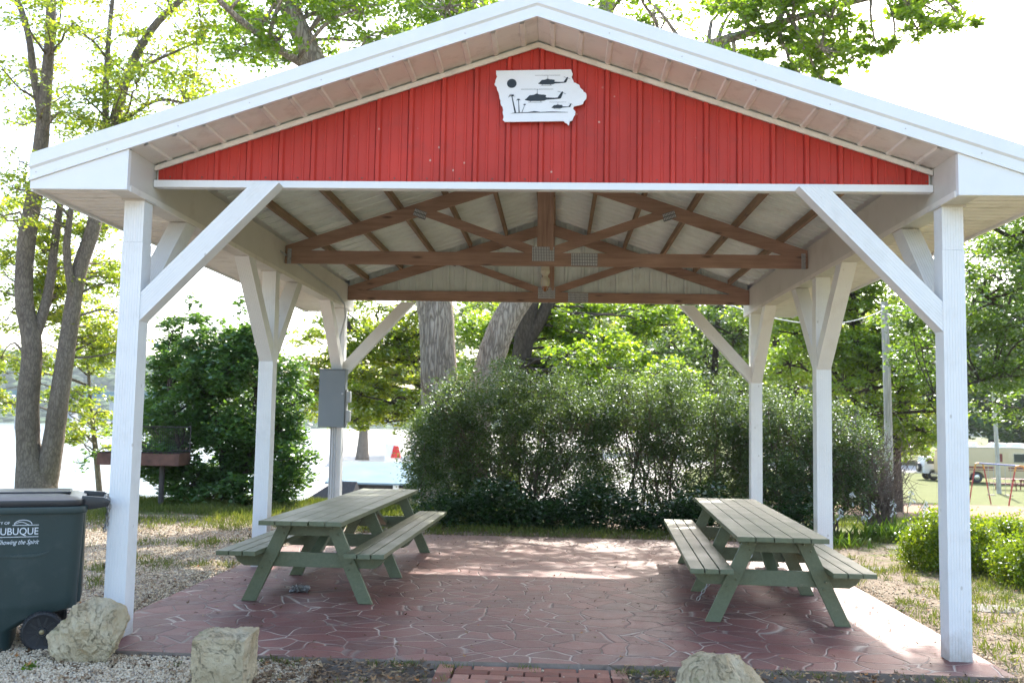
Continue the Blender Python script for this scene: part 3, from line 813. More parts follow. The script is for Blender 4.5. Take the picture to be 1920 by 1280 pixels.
tag(tb2, 'green picnic table right of the patio centre, chain hanging beneath it', 'picnic table', 'green picnic tables on the patio')

def chain(pts, name_label, link=.022, r=.0035):
    pts = [Vector(p) for p in pts]; mb = MB()
    # resample
    seg = []; 
    for i in range(len(pts)-1):
        n = max(1, int((pts[i+1]-pts[i]).length/(link*1.35)))
        for k in range(n): seg.append(pts[i].lerp(pts[i+1], k/n))
    seg.append(pts[-1])
    for i in range(len(seg)-1):
        a, b = seg[i], seg[i+1]; d = (b-a).normalized(); ref = Vector((0, 0, 1)) if abs(d.z) < .9 else Vector((1, 0, 0))
        q = d.cross(ref).normalized(); p2 = d.cross(q)
        s1 = (q if i % 2 else p2); c = (a+b)/2; L = link*.95
        ring = [c + d*(L*math.cos(t)) + s1*(L*.55*math.sin(t)) for t in np.linspace(0, 2*math.pi, 9)]
        mb.tube(ring, r, 5, cap=False)
    o = mb.build('chain', M['chain']); return tag(o, name_label, 'chain')
chain([(1.82, 1.95, .52), (1.80, 1.9, .38), (1.72, 1.85, .30), (1.60, 1.82, .32), (1.5, 1.8, .25), (1.40, 1.78, .12), (1.34, 1.78, .03)], 'rusty steel chain drooping under the right picnic table')
chain([(-1.50, 3.1, .40), (-1.51, 3.05, .25), (-1.46, 3.0, .20), (-1.40, 2.95, .30), (-1.30, 2.9, .36)], 'steel chain looped under the bench of the left picnic table')
def heap(cx, cy, n=46, s=.09, seed=1):
    r = random.Random(seed); return [(cx+r.uniform(-s, s), cy+r.uniform(-s, s)*.8, .012+r.random()*.03) for _ in range(n)]
chain(heap(-1.98, 1.85), 'small heap of chain on the patio under the left picnic table')

# ------------------------------------------------------------------ trash cart
cart = empty('trash_cart', (-3.10, .0, -.03), R_(25), label='dark green wheeled trash cart with city logo beside the front left post', cat='trash cart')
# local: +x = rear (handle, wheels), -y = side facing the camera. footprint x -.80..0.08
def cart_section(z):
    t = z/.92
    x0 = -.80+.10*(1-t) ; x1 = .10+.03*t+(-.02); hw = .27+.055*t
    return x0, x1, hw
mb = MB(); ring = []; nz = 14; zs_ = [ .0+.90*i/nz for i in range(nz+1)]
def rr_rect(x0, x1, hw, r, seg=5):
    pts = []
    for (cx, cy, a0) in ((x1-r, hw-r, 0), (x0+r, hw-r, 90), (x0+r, -hw+r, 180), (x1-r, -hw+r, 270)):
        for k in range(seg+1):
            a = R_(a0+90*k/seg); pts.append((cx+r*math.cos(a), cy+r*math.sin(a)))
    return pts
vs = []; N = None
for z in zs_:
    x0, x1, hw = cart_section(z); 
    if z < .25: x1 = x1 - .36*(1 - (max(0, z-.17)/.08 if z > .17 else 0))   # wheel recess at the rear bottom
    P = rr_rect(x0, x1, hw, .07); N = len(P); vs += [(x, y, z) for x, y in P]
fs = [(i*N+j, i*N+(j+1) % N, (i+1)*N+(j+1) % N, (i+1)*N+j) for i in range(nz) for j in range(N)] + [tuple(range(N-1, -1, -1)), tuple(nz*N+j for j in range(N))]
mb.add(vs, fs)
body = mb.build('body', M['cart'], cart, smooth='auto')
mb = MB(); x0, x1, hw = cart_section(.9)
P = rr_rect(x0-.012, x1+.014, hw+.014, .08); Q = rr_rect(x0-.014, x1+.018, hw+.02, .08)
mb.prism(Q, .86, .905, 'z'); mb.build('rim', M['cart'], body, bevel=.008, smooth='auto')
# pressed panel ridges on side
mb = MB()
for (xa, xb, zz, hgt) in ((-.36, -.08, .60, .016), (-.78, -.42, .575, .008), (-.78, -.42, .50, .008)):
    hwz = cart_section(zz)[2]; pts = [(xa, zz), (xb-.06, zz+hgt*.6), (xb, zz+hgt*1.4), (xb-.02, zz+hgt*.2), (xb-.1, zz-hgt), (xa, zz-hgt*.4)]
    mb.prism(pts, -hwz-.007, -hwz+.006)
mb.build('side_ridge', M['cart'], body, bevel=.002)
# rear corner column
mb = MB(); mb.prism([(.075, -.2), (.112, -.17), (.115, .17), (.075, .2)], .27, .86, 'z'); mb.build('rear_column', M['cart'], body, bevel=.02, smooth='auto')
# lid: domed, overhanging
mb = MB(); vs = []; levels = [(.018, .908), (.024, .925), (.02, .945), (-.03, .962), (-.12, .975), (-.2, .980)]
for g, z in levels:
    P = rr_rect(x0-g, x1+g-.02, hw+g, max(.02, .08+g)); vs += [(x, y, z + .012*(-(x+.35))*0) for x, y in P]
k = len(levels)
fs = [(i*N+j, i*N+(j+1) % N, (i+1)*N+(j+1) % N, (i+1)*N+j) for i in range(k-1) for j in range(N)] + [tuple(range(N-1, -1, -1)), tuple((k-1)*N+j for j in range(N))]
mb.add(vs, fs); lid = mb.build('lid', M['lid'], cart, smooth='auto')
mb = MB(); mb.prism([(-.6, -.16), (.02, -.16), (.02, .16), (-.6, .16)], .975, .987, 'z'); mb.build('lid_panel', M['lid'], lid, bevel=.006)
# handle at rear
mb = MB()
for sy in (-1, 1): mb.prism([(.09, .87), (.09, .965), (.22, .955), (.265, .93), (.25, .895), (.17, .88)], sy*.245-.014, sy*.245+.014)
mb.tube([(.235, -.26, .925), (.235, .26, .925)], .017, 12)
mb.build('handle', M['lid'], cart, bevel=.004, smooth='auto')
# wheels
for sy in (-1, 1):
    cy = sy*.285; cx, cz, rr = -.10, .122, .122
    wh = empty('wheel', (cx, cy, cz)); wh.parent = cart
    mb = MB(); mb.lathe([(.086, -.022), (.108, -.03), (rr, -.024), (rr+.002, 0), (rr, .024), (.108, .03), (.086, .022)], (0, 0, 0), 40, 'y'); 
    for a in range(36):
        t = a*math.pi/18; mb.bar((.118*math.cos(t), -.03, .118*math.sin(t)), (.1285*math.cos(t), -.012, .1285*math.sin(t)), .006, .006)
    mb.build('tyre', M['tyre'], wh, smooth='auto')
    mb = MB(); mb.lathe([(.0875, -.012), (.0875, .012)], (0, 0, 0), 32, 'y')
    mb.lathe([(.026, -.034), (.03, -.022), (.03, .02)], (0, 0, 0), 20, 'y')
    for a in range(10):
        t = a*math.pi/5; mb.bar((.02*math.cos(t), -.018*1, .02*math.sin(t)), (.088*math.cos(t), -.018*1, .088*math.sin(t)), .014, .014)
    mb.build('rim', M['lid'], wh, smooth='auto')
    mb = MB(); mb.lathe([(.004, -.046), (.012, -.043), (.016, -.036), (.016, -.033)], (0, 0, 0), 16, 'y'); mb.build('hub_cap', M['brass'], wh, smooth='auto')
mb = MB(); mb.tube([(-.10, -.25, .122), (-.10, .25, .122)], .012, 10); mb.build('axle', M['darkmetal'], cart)
# logo text
def text_mesh(s, size, loc, name, parent, mat, shear=0.0, rot=(math.pi/2, 0, 0), sx=1.0):
    cu = bpy.data.curves.new(name+'_c', 'FONT'); cu.body = s; cu.size = size; cu.extrude = .0006; cu.shear = shear
    cu.align_x = 'RIGHT'; o = bpy.data.objects.new(name+'_t', cu); COL.objects.link(o)
    dg = bpy.context.evaluated_depsgraph_get(); me = bpy.data.meshes.new_from_object(o.evaluated_get(dg)); me.name = name
    bpy.data.objects.remove(o); bpy.data.curves.remove(cu)
    me.materials.clear(); me.materials.append(mat)
    n = bpy.data.objects.new(name, me); COL.objects.link(n); n.parent = parent; n.location = loc; n.rotation_euler = rot; n.scale = (sx, 1, 1)
    return n
slp = math.atan(.055/.92)
def side_y(z): return -cart_section(z)[2]-.0025
RT = (math.pi/2+slp, 0, 0); XR = -.15
text_mesh('UBUQUE', .062, (XR, side_y(.735), .732), 'lettering', body, M['paintwhite'], sx=.88, rot=RT)
text_mesh('D', .080, (XR-.238, side_y(.735), .732), 'lettering', body, M['paintwhite'], sx=.9, rot=RT)
text_mesh('CITY OF', .024, (XR-.165, side_y(.80), .797), 'lettering', body, M['paintwhite'], rot=RT)
text_mesh('Showing the Spirit', .040, (XR+.0, side_y(.675), .672), 'lettering', body, M['paintwhite'], shear=.45, sx=.78, rot=RT)
mb = MB()
def flat(pts, off=.0012): mb.add([(x, side_y(z)-off, z) for x, z in pts], [tuple(range(len(pts)))])
flat([(XR-.32, .716), (XR, .716), (XR, .7195), (XR-.32, .7195)])
flat([(XR-.15, .789), (XR, .789), (XR, .7925), (XR-.15, .7925)])
cxx, czz = XR-.09, .795
for i in range(18):
    a0, a1 = math.pi*i/18, math.pi*(i+1)/18
    flat([(cxx+.052*math.cos(a0), czz+.030*math.sin(a0)), (cxx+.052*math.cos(a1), czz+.030*math.sin(a1)), (cxx+.048*math.cos(a1), czz+.026*math.sin(a1)), (cxx+.048*math.cos(a0), czz+.026*math.sin(a0))])
for i in range(10):
    t0, t1 = i/10, (i+1)/10; f = lambda t: czz+.004+.012*math.sin(t*math.pi*1.3)
    flat([(cxx-.045+.085*t0, f(t0)-.002), (cxx-.045+.085*t1, f(t1)-.002), (cxx-.045+.085*t1, f(t1)+.0015), (cxx-.045+.085*t0, f(t0)+.0015)])
mb.build('logo_lines', M['paintwhite'], body)
def cwp(x, y, z): 
    v = Matrix.Translation(cart.location) @ Matrix.Rotation(R_(25), 4, 'Z') @ Vector((x, y, z)); return v
pts = [cwp(.235, -.16, .945), cwp(.255, -.15, .93), cwp(.26, -.15, .90), cwp(.25, -.15, .80), cwp(.235, -.15, .72)]
chain(pts + [cwp(.25, -.13, .78), cwp(.25, -.13, .90), cwp(.22, -.12, .95)], 'short bright chain hanging from the trash cart handle')

# ------------------------------------------------------------------ boulders
def rock(name_label, loc, sx, sy, sz, seed, box=0.0, rot=0, cuts=None, flat_top=None):
    import bmesh
    bm = bmesh.new()
    if box: 
        bmesh.ops.create_cube(bm, size=2); bmesh.ops.subdivide_edges(bm, edges=bm.edges, cuts=23, use_grid_fill=True)
    else: bmesh.ops.create_icosphere(bm, subdivisions=6, radius=1)
    off = Vector((seed*3.1, seed*1.7, seed))
    for v in bm.verts:
        p = v.co.copy()
        if box: 
            n = p.normalized(); q = Vector([math.copysign(min(abs(c), .93), c) for c in p]); p = q.lerp(n*1.15, .10)
        else:
            for (nx_, ny_, nz_, dd) in (cuts or []):
                nn = Vector((nx_, ny_, nz_)).normalized(); k = p.dot(nn)
                if k > dd: p -= nn*(k-dd)*.93
        nv = p.normalized()
        amp = .09*mnoise.fractal(p*1.3+off, 1, 2, 5) + .055*mnoise.fractal(p*4+off, .8, 2, 5) + .035*abs(mnoise.noise(p*9+off)) - .05*max(0, mnoise.noise(p*2.7+off*2)-.15)*2 + .012*mnoise.cell(p*7+off)
        p = p + nv*amp
        v.co = Vector((p.x*sx, p.y*sy, p.z*sz))
    zmin = min(v.co.z for v in bm.verts)
    for v in bm.verts: v.co.z -= zmin
    me = bpy.data.meshes.new('boulder'); bm.to_mesh(me); bm.free(); me.materials.append(M['rock'])
    me.polygons.foreach_set('use_smooth', [True]*len(me.polygons)); me.set_sharp_from_angle(angle=R_(50))
    o = bpy.data.objects.new('boulder', me); COL.objects.link(o); o.location = loc; o.rotation_euler.z = rot
    return tag(o, name_label, 'boulder', 'limestone boulders along the patio front')
rock('rounded tan boulder leaning beside the trash cart wheel and left post', (-2.66, -.50, -.09), .245, .20, .215, 1, cuts=[(.7, -.6, .4, .62), (-.6, -.7, .3, .66), (-.8, .1, .7, .7), (.3, -.2, 1, .78), (.1, -1, -.2, .6), (.9, .2, -.4, .7)])
rock('squared pale block boulder on the gravel at the patio edge', (-1.675, -.93, -.15), .155, .18, .205, 2, box=1, rot=R_(4))
rock('greyish mossy boulder partly below the frame, right of the brick path', (1.07, -1.05, -.205), .26, .22, .235, 3, cuts=[(-.6, -.5, .5, .6), (.7, -.3, .6, .62), (.1, -1, .3, .7), (0, .1, 1, .85)])

# ------------------------------------------------------------------ scatter helpers
def rand_rot(n):
    q = rng.normal(size=(n, 4)); q /= np.linalg.norm(q, axis=1)[:, None]
    w_, x, y, z = q.T
    return np.stack([np.stack([1-2*(y*y+z*z), 2*(x*y-w_*z), 2*(x*z+w_*y)], -1), np.stack([2*(x*y+w_*z), 1-2*(x*x+z*z), 2*(y*z-w_*x)], -1), np.stack([2*(x*z-w_*y), 2*(y*z+w_*x), 1-2*(x*x+y*y)], -1)], 1)
def instance(T, F, pos, rot, scale):
    "T (k,3) template verts, F (m,c) faces; pos (n,3), rot (n,3,3), scale (n,) or (n,3)"
    n = len(pos); k = len(T)
    s = scale[:, None, None] if scale.ndim == 1 else scale[:, None, :]
    P = np.einsum('nij,nkj->nki', rot, T[None]*s) + pos[:, None, :]
    FF = F[None] + (np.arange(n)*k)[:, None, None]
    return P.reshape(-1, 3), FF.reshape(-1, F.shape[1])
OCT = np.array([[1,0,0],[-1,0,0],[0,1,0],[0,-1,0],[0,0,1],[0,0,-1]], float)
def ico():
    import bmesh
    bm = bmesh.new(); bmesh.ops.create_icosphere(bm, subdivisions=1, radius=1)
    V = np.array([v.co[:] for v in bm.verts]); F = np.array([[v.index for v in f.verts] for f in bm.faces]); bm.free(); return V, F
IV, IF = ico()
def zrot(n, tilt=.3):
    a = rng.uniform(0, 2*math.pi, n); R = np.zeros((n, 3, 3)); R[:, 0, 0] = np.cos(a); R[:, 0, 1] = -np.sin(a); R[:, 1, 0] = np.sin(a); R[:, 1, 1] = np.cos(a); R[:, 2, 2] = 1
    t = rng.normal(0, tilt, n); X = np.zeros((n, 3, 3)); X[:, 0, 0] = 1; X[:, 1, 1] = np.cos(t); X[:, 1, 2] = -np.sin(t); X[:, 2, 1] = np.sin(t); X[:, 2, 2] = np.cos(t)
    return R @ X
def ground_h(x, y): return gz(x, y) - .020
def off_slab(P): return ~((P[:, 0] > SX0-.02) & (P[:, 0] < SX1+.02) & (P[:, 1] > SY0-.03) & (P[:, 1] < SY1+.02))
# gravel pebbles
def pts_in(n, x0, x1, y0, y1): return np.stack([rng.uniform(x0, x1, n), rng.uniform(y0, y1, n)], -1)
A = np.concatenate([pts_in(30000, -4.3, -1.25, -1.5, .2), pts_in(12000, -5.5, -2.9, .2, 4.5), pts_in(5000, -7.5, -2.9, 4.0, 8), pts_in(260, -1.2, 3.2, -1.5, -.38), pts_in(2500, 2.9, 4.6, -1, 3.5)])
A = A[off_slab(A)]; n = len(A)
sz = rng.uniform(.005, .0115, n)*(1+.25*(A[:, 1] > 1)); pos = np.stack([A[:, 0], A[:, 1], ground_h(A[:, 0], A[:, 1]) + .002 + bumpz.mean()*0], -1)
hb = np.array([mnoise.noise(Vector((x*1.7, y*1.7, 0)))*.016 for x, y in A]); pos[:, 2] += hb
V, F = instance(IV, IF, pos, rand_rot(n), np.stack([sz, sz*rng.uniform(.6, 1, n), sz*rng.uniform(.45, .8, n)], -1))
tag(np_mesh('gravel', V, F, M['pebble'], smooth=True), 'pale loose gravel pebbles around the patio edges', 'gravel', kind='stuff')
# leaf litter
LEAF = np.array([[0,0,0],[.38,.42,.10],[.12,.5,.0],[0,1,.12],[-.12,.5,.0],[-.38,.42,.10]], float)
LF = np.array([[0,1,2],[2,3,4],[4,5,0],[0,2,4]])
B = np.concatenate([pts_in(1300, -1.6, -.55, -1.4, -.38), pts_in(250, -3.4, -1.6, -1.4, -.38), pts_in(2000, .55, 3.6, -1.4, -.36), pts_in(2800, -6.5, -2.9, .5, 6.5), pts_in(4200, -8, -2.8, 5.5, 10.6), pts_in(2200, -2.5, 3.5, 6.05, 7.4), pts_in(3200, 2.95, 6.5, -1, 8), pts_in(560, -2.8, 2.8, -.3, 6.2), pts_in(300, -2.9, 2.9, 5.2, 6.2)])
n = len(B); onslab = ~off_slab(B); z = np.where(onslab, .004, ground_h(B[:, 0], B[:, 1]) + .012) + np.where(onslab, 0, np.array([mnoise.noise(Vector((x*1.7, y*1.7, 0)))*.016 for x, y in B]))
V, F = instance(LEAF, LF, np.stack([B[:, 0], B[:, 1], z], -1), zrot(n, .35), rng.uniform(.022, .062, n)*np.where(onslab, .8, 1))
tag(np_mesh('leaf_litter', V, F, M['litter']), 'dry brown fallen leaves scattered on the ground and patio', 'leaf litter', kind='stuff')
# grass blades
BL = np.array([[-.05,0,0],[.05,0,0],[.0,.10,.55],[.0,.38,1]], float); BF = np.array([[0,1,2],[1,3,2]]); BF = np.array([[0,1,2],[0,2,3]])
def tufts(centers, per, spread):
    c = np.repeat(centers, per, 0); return c + rng.normal(0, spread, c.shape)
def keep_noise(P, sc, th):
    k = np.array([mnoise.fractal(Vector((x*sc, y*sc, 5)), 1, 2, 3) for x, y in P]); return P[k > th]
C = np.concatenate([
    (lambda Q: tufts(Q[rng.random(len(Q)) < np.clip((Q[:, 1]-5.4)/3.4, .06, 1)**1.6], 9, .05))(keep_noise(pts_in(7600, -10, -2.4, 5.4, 11), 1.2, -.12)),
    tufts(keep_noise(pts_in(1500, -5.5, -3.0, 1.5, 7.0), 1.1, .22), 7, .03),
    tufts(pts_in(420, -2.6, 2.9, 6.25, 7.3), 10, .05), tufts(pts_in(500, -2.8, -.4, 7.0, 10.5), 12, .06),
    tufts(keep_noise(pts_in(4200, 3.0, 7.5, -1.2, 8.5), 1.4, -.12), 10, .035),
    tufts(keep_noise(pts_in(300, -2.0, 3.2, -.50, -.36), 3., .05), 8, .015),
    tufts(keep_noise(pts_in(120, -2.2, 3.2, -1.1, -.5), 3., .2), 8, .02),
    tufts(keep_noise(pts_in(2600, 5, 14, 8.5, 16), .6, -.1), 8, .09)])
C = C[off_slab(C)]; n = len(C)
pos = np.stack([C[:, 0], C[:, 1], ground_h(C[:, 0], C[:, 1]) - .003], -1); hgt = rng.uniform(.03, .085, n)*(1+.4*(C[:, 1] > 6.5))
hgt = np.where(C[:, 1] < -.3, hgt*.55, hgt)
V, F = instance(BL, BF, pos, zrot(n, .5), np.stack([hgt*.75, hgt, hgt], -1))
tag(np_mesh('grass', V, F, M['grassblade']), 'short green grass tufts growing around the patio', 'grass', kind='stuff')

# ------------------------------------------------------------------ foliage
LT = np.array([[0,0,0],[.36,.45,.09],[0,1,0],[-.36,.45,.09]], float); LTF = np.array([[0,1,2],[0,2,3]])
def leaf_mesh(name, P, size, mat, parent, up=.6, narrow=1.0):
    P = P[~((np.abs(P[:, 0]) < 3.55) & (P[:, 1] < 7.0) & (P[:, 2] < 4.6) & (P[:, 1] > -1.5))]
    n = len(P); Rr = rand_rot(n)
    # bias normals upward
    nrm = Rr[:, :, 2]; nrm = nrm + np.array([0, 0, up])*np.sign(nrm[:, 2:3]); nrm /= np.linalg.norm(nrm, axis=1)[:, None]
    y = Rr[:, :, 1] - nrm*np.sum(Rr[:, :, 1]*nrm, 1)[:, None]; y /= np.linalg.norm(y, axis=1)[:, None]; x = np.cross(y, nrm)
    Rm = np.stack([x, y, nrm], -1); s = size*rng.uniform(.6, 1.3, n)
    V, F = instance(LT, LTF, P, Rm, np.stack([s*narrow, s, s], -1))
    return np_mesh(name, V, F, mat, parent)
def clump_points(c, rad, n, sub=None, tight=.17, shell=.35):
    "leaf positions in sub-clumps inside an ellipsoid; returns points and sub-clump centres"
    c = np.array(c); rad = np.array(rad, float) if hasattr(rad, '__len__') else np.array([rad]*3, float)
    sub = sub or max(5, n//45)
    d = rng.normal(size=(sub, 3)); d /= np.linalg.norm(d, axis=1)[:, None]
    r = rng.uniform(shell**3, 1, sub)**(1/3.); C_ = c + d*r[:, None]*rad
    wts = rng.uniform(.4, 1.6, sub); wts /= wts.sum(); k = rng.choice(sub, n, p=wts)
    P = C_[k] + rng.normal(0, 1, (n, 3))*rad*tight*np.array([1, 1, .7])
    return P, C_
def limb(mb, a, b, r0, r1, bend=.12, n=6, sides=6):
    a = np.array(a, float); b = np.array(b, float); L = np.linalg.norm(b-a); j = rng.normal(0, bend*L, 3); j[2] += .06*L
    pts = []; rr = []
    for i in range(n+1):
        t = i/n; p = a*(1-t)+b*t + j*math.sin(math.pi*t)*.7 + rng.normal(0, .012*L, 3)*(0 < i < n); pts.append(p); rr.append(r0*(1-t)+r1*t)
    mb.tube(pts, rr, sides)
def wob(pts, rads, k=5, amp=.5):
    "smooth a polyline (Catmull) and add organic wobble"
    P = [Vector(p) for p in pts]; out = []; rr = []
    for i in range(len(P)-1):
        p0 = P[max(i-1, 0)]; p1 = P[i]; p2 = P[i+1]; p3 = P[min(i+2, len(P)-1)]
        for j in range(k):
            t = j/k; out.append(.5*((2*p1)+(p2-p0)*t+(2*p0-5*p1+4*p2-p3)*t*t+(3*p1-p0-3*p2+p3)*t**3)); rr.append(rads[i]*(1-t)+rads[i+1]*t)
    out.append(P[-1]); rr.append(rads[-1])
    rr = [r*(1+.10*amp*mnoise.noise(Vector((i*.8, r*7, 2)))) for i, r in enumerate(rr)]
    return out, rr
def tree(name, label, cat, stems, blobs, leafm, barkm, lsize, group=None, limb_r=.05, up=.6, tight=.17, twigs=True, leafname='crown', narrow=1.0, skip_limb=False):
    """stems: list of (list of (px,py,Y) or world pts, radii); blobs: (px,py,Y, rx,rz, n) with ry=rx"""
    root = None; tr = MB(); allp = []
    for pts, rads in stems:
        wp = [W(*p) for p in pts]
        if root is None:
            b = wp[0]; root = empty(name, (b[0], b[1], b[2]), label=label, cat=cat, group=group)
        o, rr = wob(wp, rads); tr.tube(o, rr, 14 if max(rads) > .12 else 8)
        allp += [(np.array(q), r) for q, r in zip(o, rr)]
    PP = []
    br = MB()
    for (px, py, Y, rx, rz, n) in blobs:
        c = W(px, py, Y); P, Cs = clump_points(c, (rx, rx, rz), n, tight=tight); PP.append(P)
        if not skip_limb:
            near_ = min(allp, key=lambda q: np.linalg.norm(q[0]-c) + max(0, q[0][2]-c[2]+.2)*1.5)
            limb(br, near_[0], c, min(limb_r, near_[1]*.7), limb_r*.35)
        if twigs:
            for cc in Cs[:14]: limb(br, c, cc, limb_r*.3, limb_r*.08, n=4, sides=4)
    off = root.location.copy()
    t = tr.build('trunk', barkm, root, smooth=True, recalc=False); t.data.transform(Matrix.Translation(-off))
    if br.v:
        b2 = br.build('branches', barkm, root, smooth=True, recalc=False); b2.data.transform(Matrix.Translation(-off))
    if PP:
        lf = leaf_mesh(leafname, np.concatenate(PP), lsize, leafm, root, up, narrow); lf.data.transform(Matrix.Translation(-off))
    return root
RS = random.Random(21)
def spray(x0, x1, y0, y1, Y0, Y1, k, r0, r1, n, flat=.6):
    "k blobs at random within a photo window and a depth range"
    return [(RS.uniform(x0, x1), RS.uniform(y0, y1), RS.uniform(Y0, Y1), RS.uniform(r0, r1), RS.uniform(r0, r1)*flat, n) for _ in range(k)]

# cottonwood behind the pavilion, two grey trunks
tree('cottonwood_tree', 'big twin trunk tree with ridged grey bark rising behind the patio shrubs', 'tree',
     [([(828, 985, 11.5), (826, 800, 11.5), (820, 640, 11.5), (812, 560, 11.5), (770, 420, 11.4), (690, 240, 11.2), (600, 130, 11), (530, -20, 11), (480, -200, 11)], [.42, .36, .33, .34, .29, .26, .2, .19, .15]),
      ([(880, 985, 11.9), (892, 790, 11.9), (915, 690, 11.9), (948, 600, 11.9), (1010, 500, 12), (1080, 300, 12), (1130, 60, 12), (1160, -160, 12)], [.33, .29, .27, .26, .24, .2, .16, .13]),
      ([(812, 560, 11.5), (850, 350, 11.4), (895, 40, 11.3), (905, -150, 11.2)], [.22, .18, .14, .11]),
      ([(600, 140, 11), (520, 90, 10), (430, 20, 9.2), (380, -40, 8.8)], [.09, .07, .05, .03]),
      ([(1120, 200, 12), (1230, 130, 10.5), (1330, 85, 9.5), (1410, 60, 9), (1540, 20, 8.5), (1680, -15, 8)], [.13, .10, .085, .07, .05, .03])],
     spray(400, 900, -120, 100, 9, 13, 26, .55, .95, 560) + spray(430, 700, 20, 120, 9, 12, 7, .4, .7, 320) + spray(780, 960, -60, 40, 10, 13, 5, .5, .8, 300)
     + spray(1060, 1330, -120, 70, 9, 12, 9, .5, .8, 330) + spray(1290, 1560, -60, 110, 8, 10, 16, .4, .65, 560) + spray(1540, 1780, -70, 55, 7.5, 9, 8, .4, .65, 330)
     + spray(700, 1450, 170, 420, 10, 13, 34, .5, .9, 300) + spray(640, 980, -60, 60, 10, 13, 10, .5, .8, 420)  # first spray: unseen crown behind the gable, added to dapple the slab's sunlight
     + [(1500, 140, 8.6, .3, .25, 300), (1440, 80, 8.8, .35, .25, 320), (1590, 60, 8.3, .35, .25, 300), (1700, 30, 8.1, .3, .22, 240)]
     + [(1545, 130, 8.6, .32, .25, 260), (1480, 105, 8.7, .35, .25, 260), (1640, 75, 8.2, .3, .22, 220), (1720, 55, 8.1, .28, .2, 240), (1675, 95, 8.2, .26, .2, 220), (1600, 110, 8.4, .3, .2, 260), (1760, 50, 8, .28, .2, 200), (1800, 30, 7.9, .28, .2, 180), (1540, 150, 8.5, .25, .2, 240), (1380, 110, 9.2, .35, .25, 260)],
     M['leaf_maple'], M['bark_grey'], .088, limb_r=.045)
# dark trunk maple behind
tree('maple_tree', 'dark trunked leafy tree with bright green crown behind the grey twin trunk', 'tree',
     [([(950, 960, 15.8), (962, 760, 15.8), (980, 655, 15.8), (992, 570, 15.8), (1003, 500, 16)], [.30, .24, .22, .22, .2]), ([(980, 650, 15.8), (1018, 590, 15.8), (1050, 500, 15.9)], [.17, .15, .12])],
     spray(880, 1270, 550, 775, 16.2, 18.6, 50, .5, .9, 1050) + spray(860, 1200, 470, 560, 16.5, 18.5, 5, .7, .9, 300) + spray(1060, 1280, 640, 800, 13.5, 15, 12, .4, .7, 600),
     M['leaf_maple'], M['bark_dark'], .098, limb_r=.035)
tree('maple_tree', 'yellow green leafy tree left of the grey trunks, behind the electrical box', 'tree',
     [([(838, 1000, 20), (836, 880, 20), (830, 780, 20), (815, 650, 20), (800, 500, 20)], [.19, .17, .15, .13, .08]), ([(830, 740, 20), (795, 700, 19.5), (755, 645, 19), (700, 620, 18.6), (640, 625, 18)], [.09, .08, .065, .05, .03])],
     spray(560, 800, 560, 770, 18, 20.5, 40, .5, .85, 760) + spray(650, 800, 700, 815, 17, 18, 12, .35, .6, 420) + spray(560, 780, 460, 560, 18, 20, 4, .7, .9, 240),
     M['leaf_yel'], M['bark_dark'], .10, limb_r=.045)
tree('shade_tree', 'distant tree with bare lower trunk standing on the bright lot', 'tree',
     [([(679, 862, 120), (682, 800, 120), (686, 700, 120)], [.95, .55, .4])], spray(640, 740, 640, 790, 116, 124, 9, 2.5, 4, 260), M['leaf_yel'], M['bark_brown'], .5, limb_r=.2)
# left trees
tree('river_tree', 'tall twin trunk tree with sparse leaves on the river bank at far left', 'tree',
     [([(66, 925, 12.5), (55, 860, 12.5), (52, 760, 12.5), (60, 650, 12.5), (45, 560, 12.5), (50, 450, 12.5), (67, 356, 12.4), (76, 280, 12.3), (82, 215, 12.3), (93, 80, 12.2), (98, -30, 12.2), (110, -200, 12)], [.40, .24, .21, .19, .17, .17, .155, .15, .13, .10, .09, .05]),
      ([(58, 650, 12.5), (88, 560, 12.7), (105, 440, 12.8), (120, 330, 12.8)], [.12, .10, .08, .05]),
      ([(82, 915, 12.6), (98, 840, 12.6), (112, 740, 12.6), (130, 620, 12.7), (148, 510, 12.8), (178, 415, 12.9), (205, 270, 13), (240, 140, 13), (285, 55, 13), (340, 0, 13)], [.26, .21, .18, .165, .15, .145, .12, .10, .08, .06]),
      ([(138, 560, 12.7), (125, 470, 12.5), (135, 380, 12.4)], [.09, .08, .05]), ([(80, 225, 12.3), (65, 150, 12.2), (52, 60, 12.1), (25, -20, 12)], [.09, .08, .07, .05]),
      ([(200, 280, 13), (198, 180, 12.8), (205, 60, 12.6), (218, -60, 12.5)], [.08, .07, .05, .04]), ([(215, 240, 13), (290, 190, 13), (350, 195, 13)], [.05, .035, .02]), ([(240, 140, 13), (300, 110, 12.8), (380, 75, 12.6)], [.04, .03, .02])],
     spray(10, 380, -60, 240, 11, 14, 46, .45, .85, 260) + spray(140, 400, 60, 300, 12, 14, 14, .4, .6, 260) + spray(0, 60, 100, 400, 11, 14, 10, .4, .7, 200) + spray(90, 230, 380, 660, 12.8, 14.5, 28, .4, .7, 380) + spray(-10, 120, 390, 680, 12.9, 14.5, 22, .4, .65, 340) + spray(170, 400, 120, 290, 12, 14, 9, .45, .7, 170),
     M['leaf_yel'], M['bark_brown'], .085, limb_r=.03, tight=.24)
tree('young_tree', 'small yellow green tree on the bank between the twin trunks and the front left post', 'tree',
     [([(190, 960, 17), (180, 850, 17), (170, 760, 17), (165, 680, 17)], [.08, .07, .05, .03])],
     spray(120, 235, 640, 840, 15, 18, 16, .45, .75, 260) + spray(-10, 60, 650, 770, 16, 18, 8, .4, .6, 260) + spray(110, 240, 560, 700, 16, 18, 8, .4, .6, 240), M['leaf_yel'], M['bark_brown'], .10, limb_r=.025)
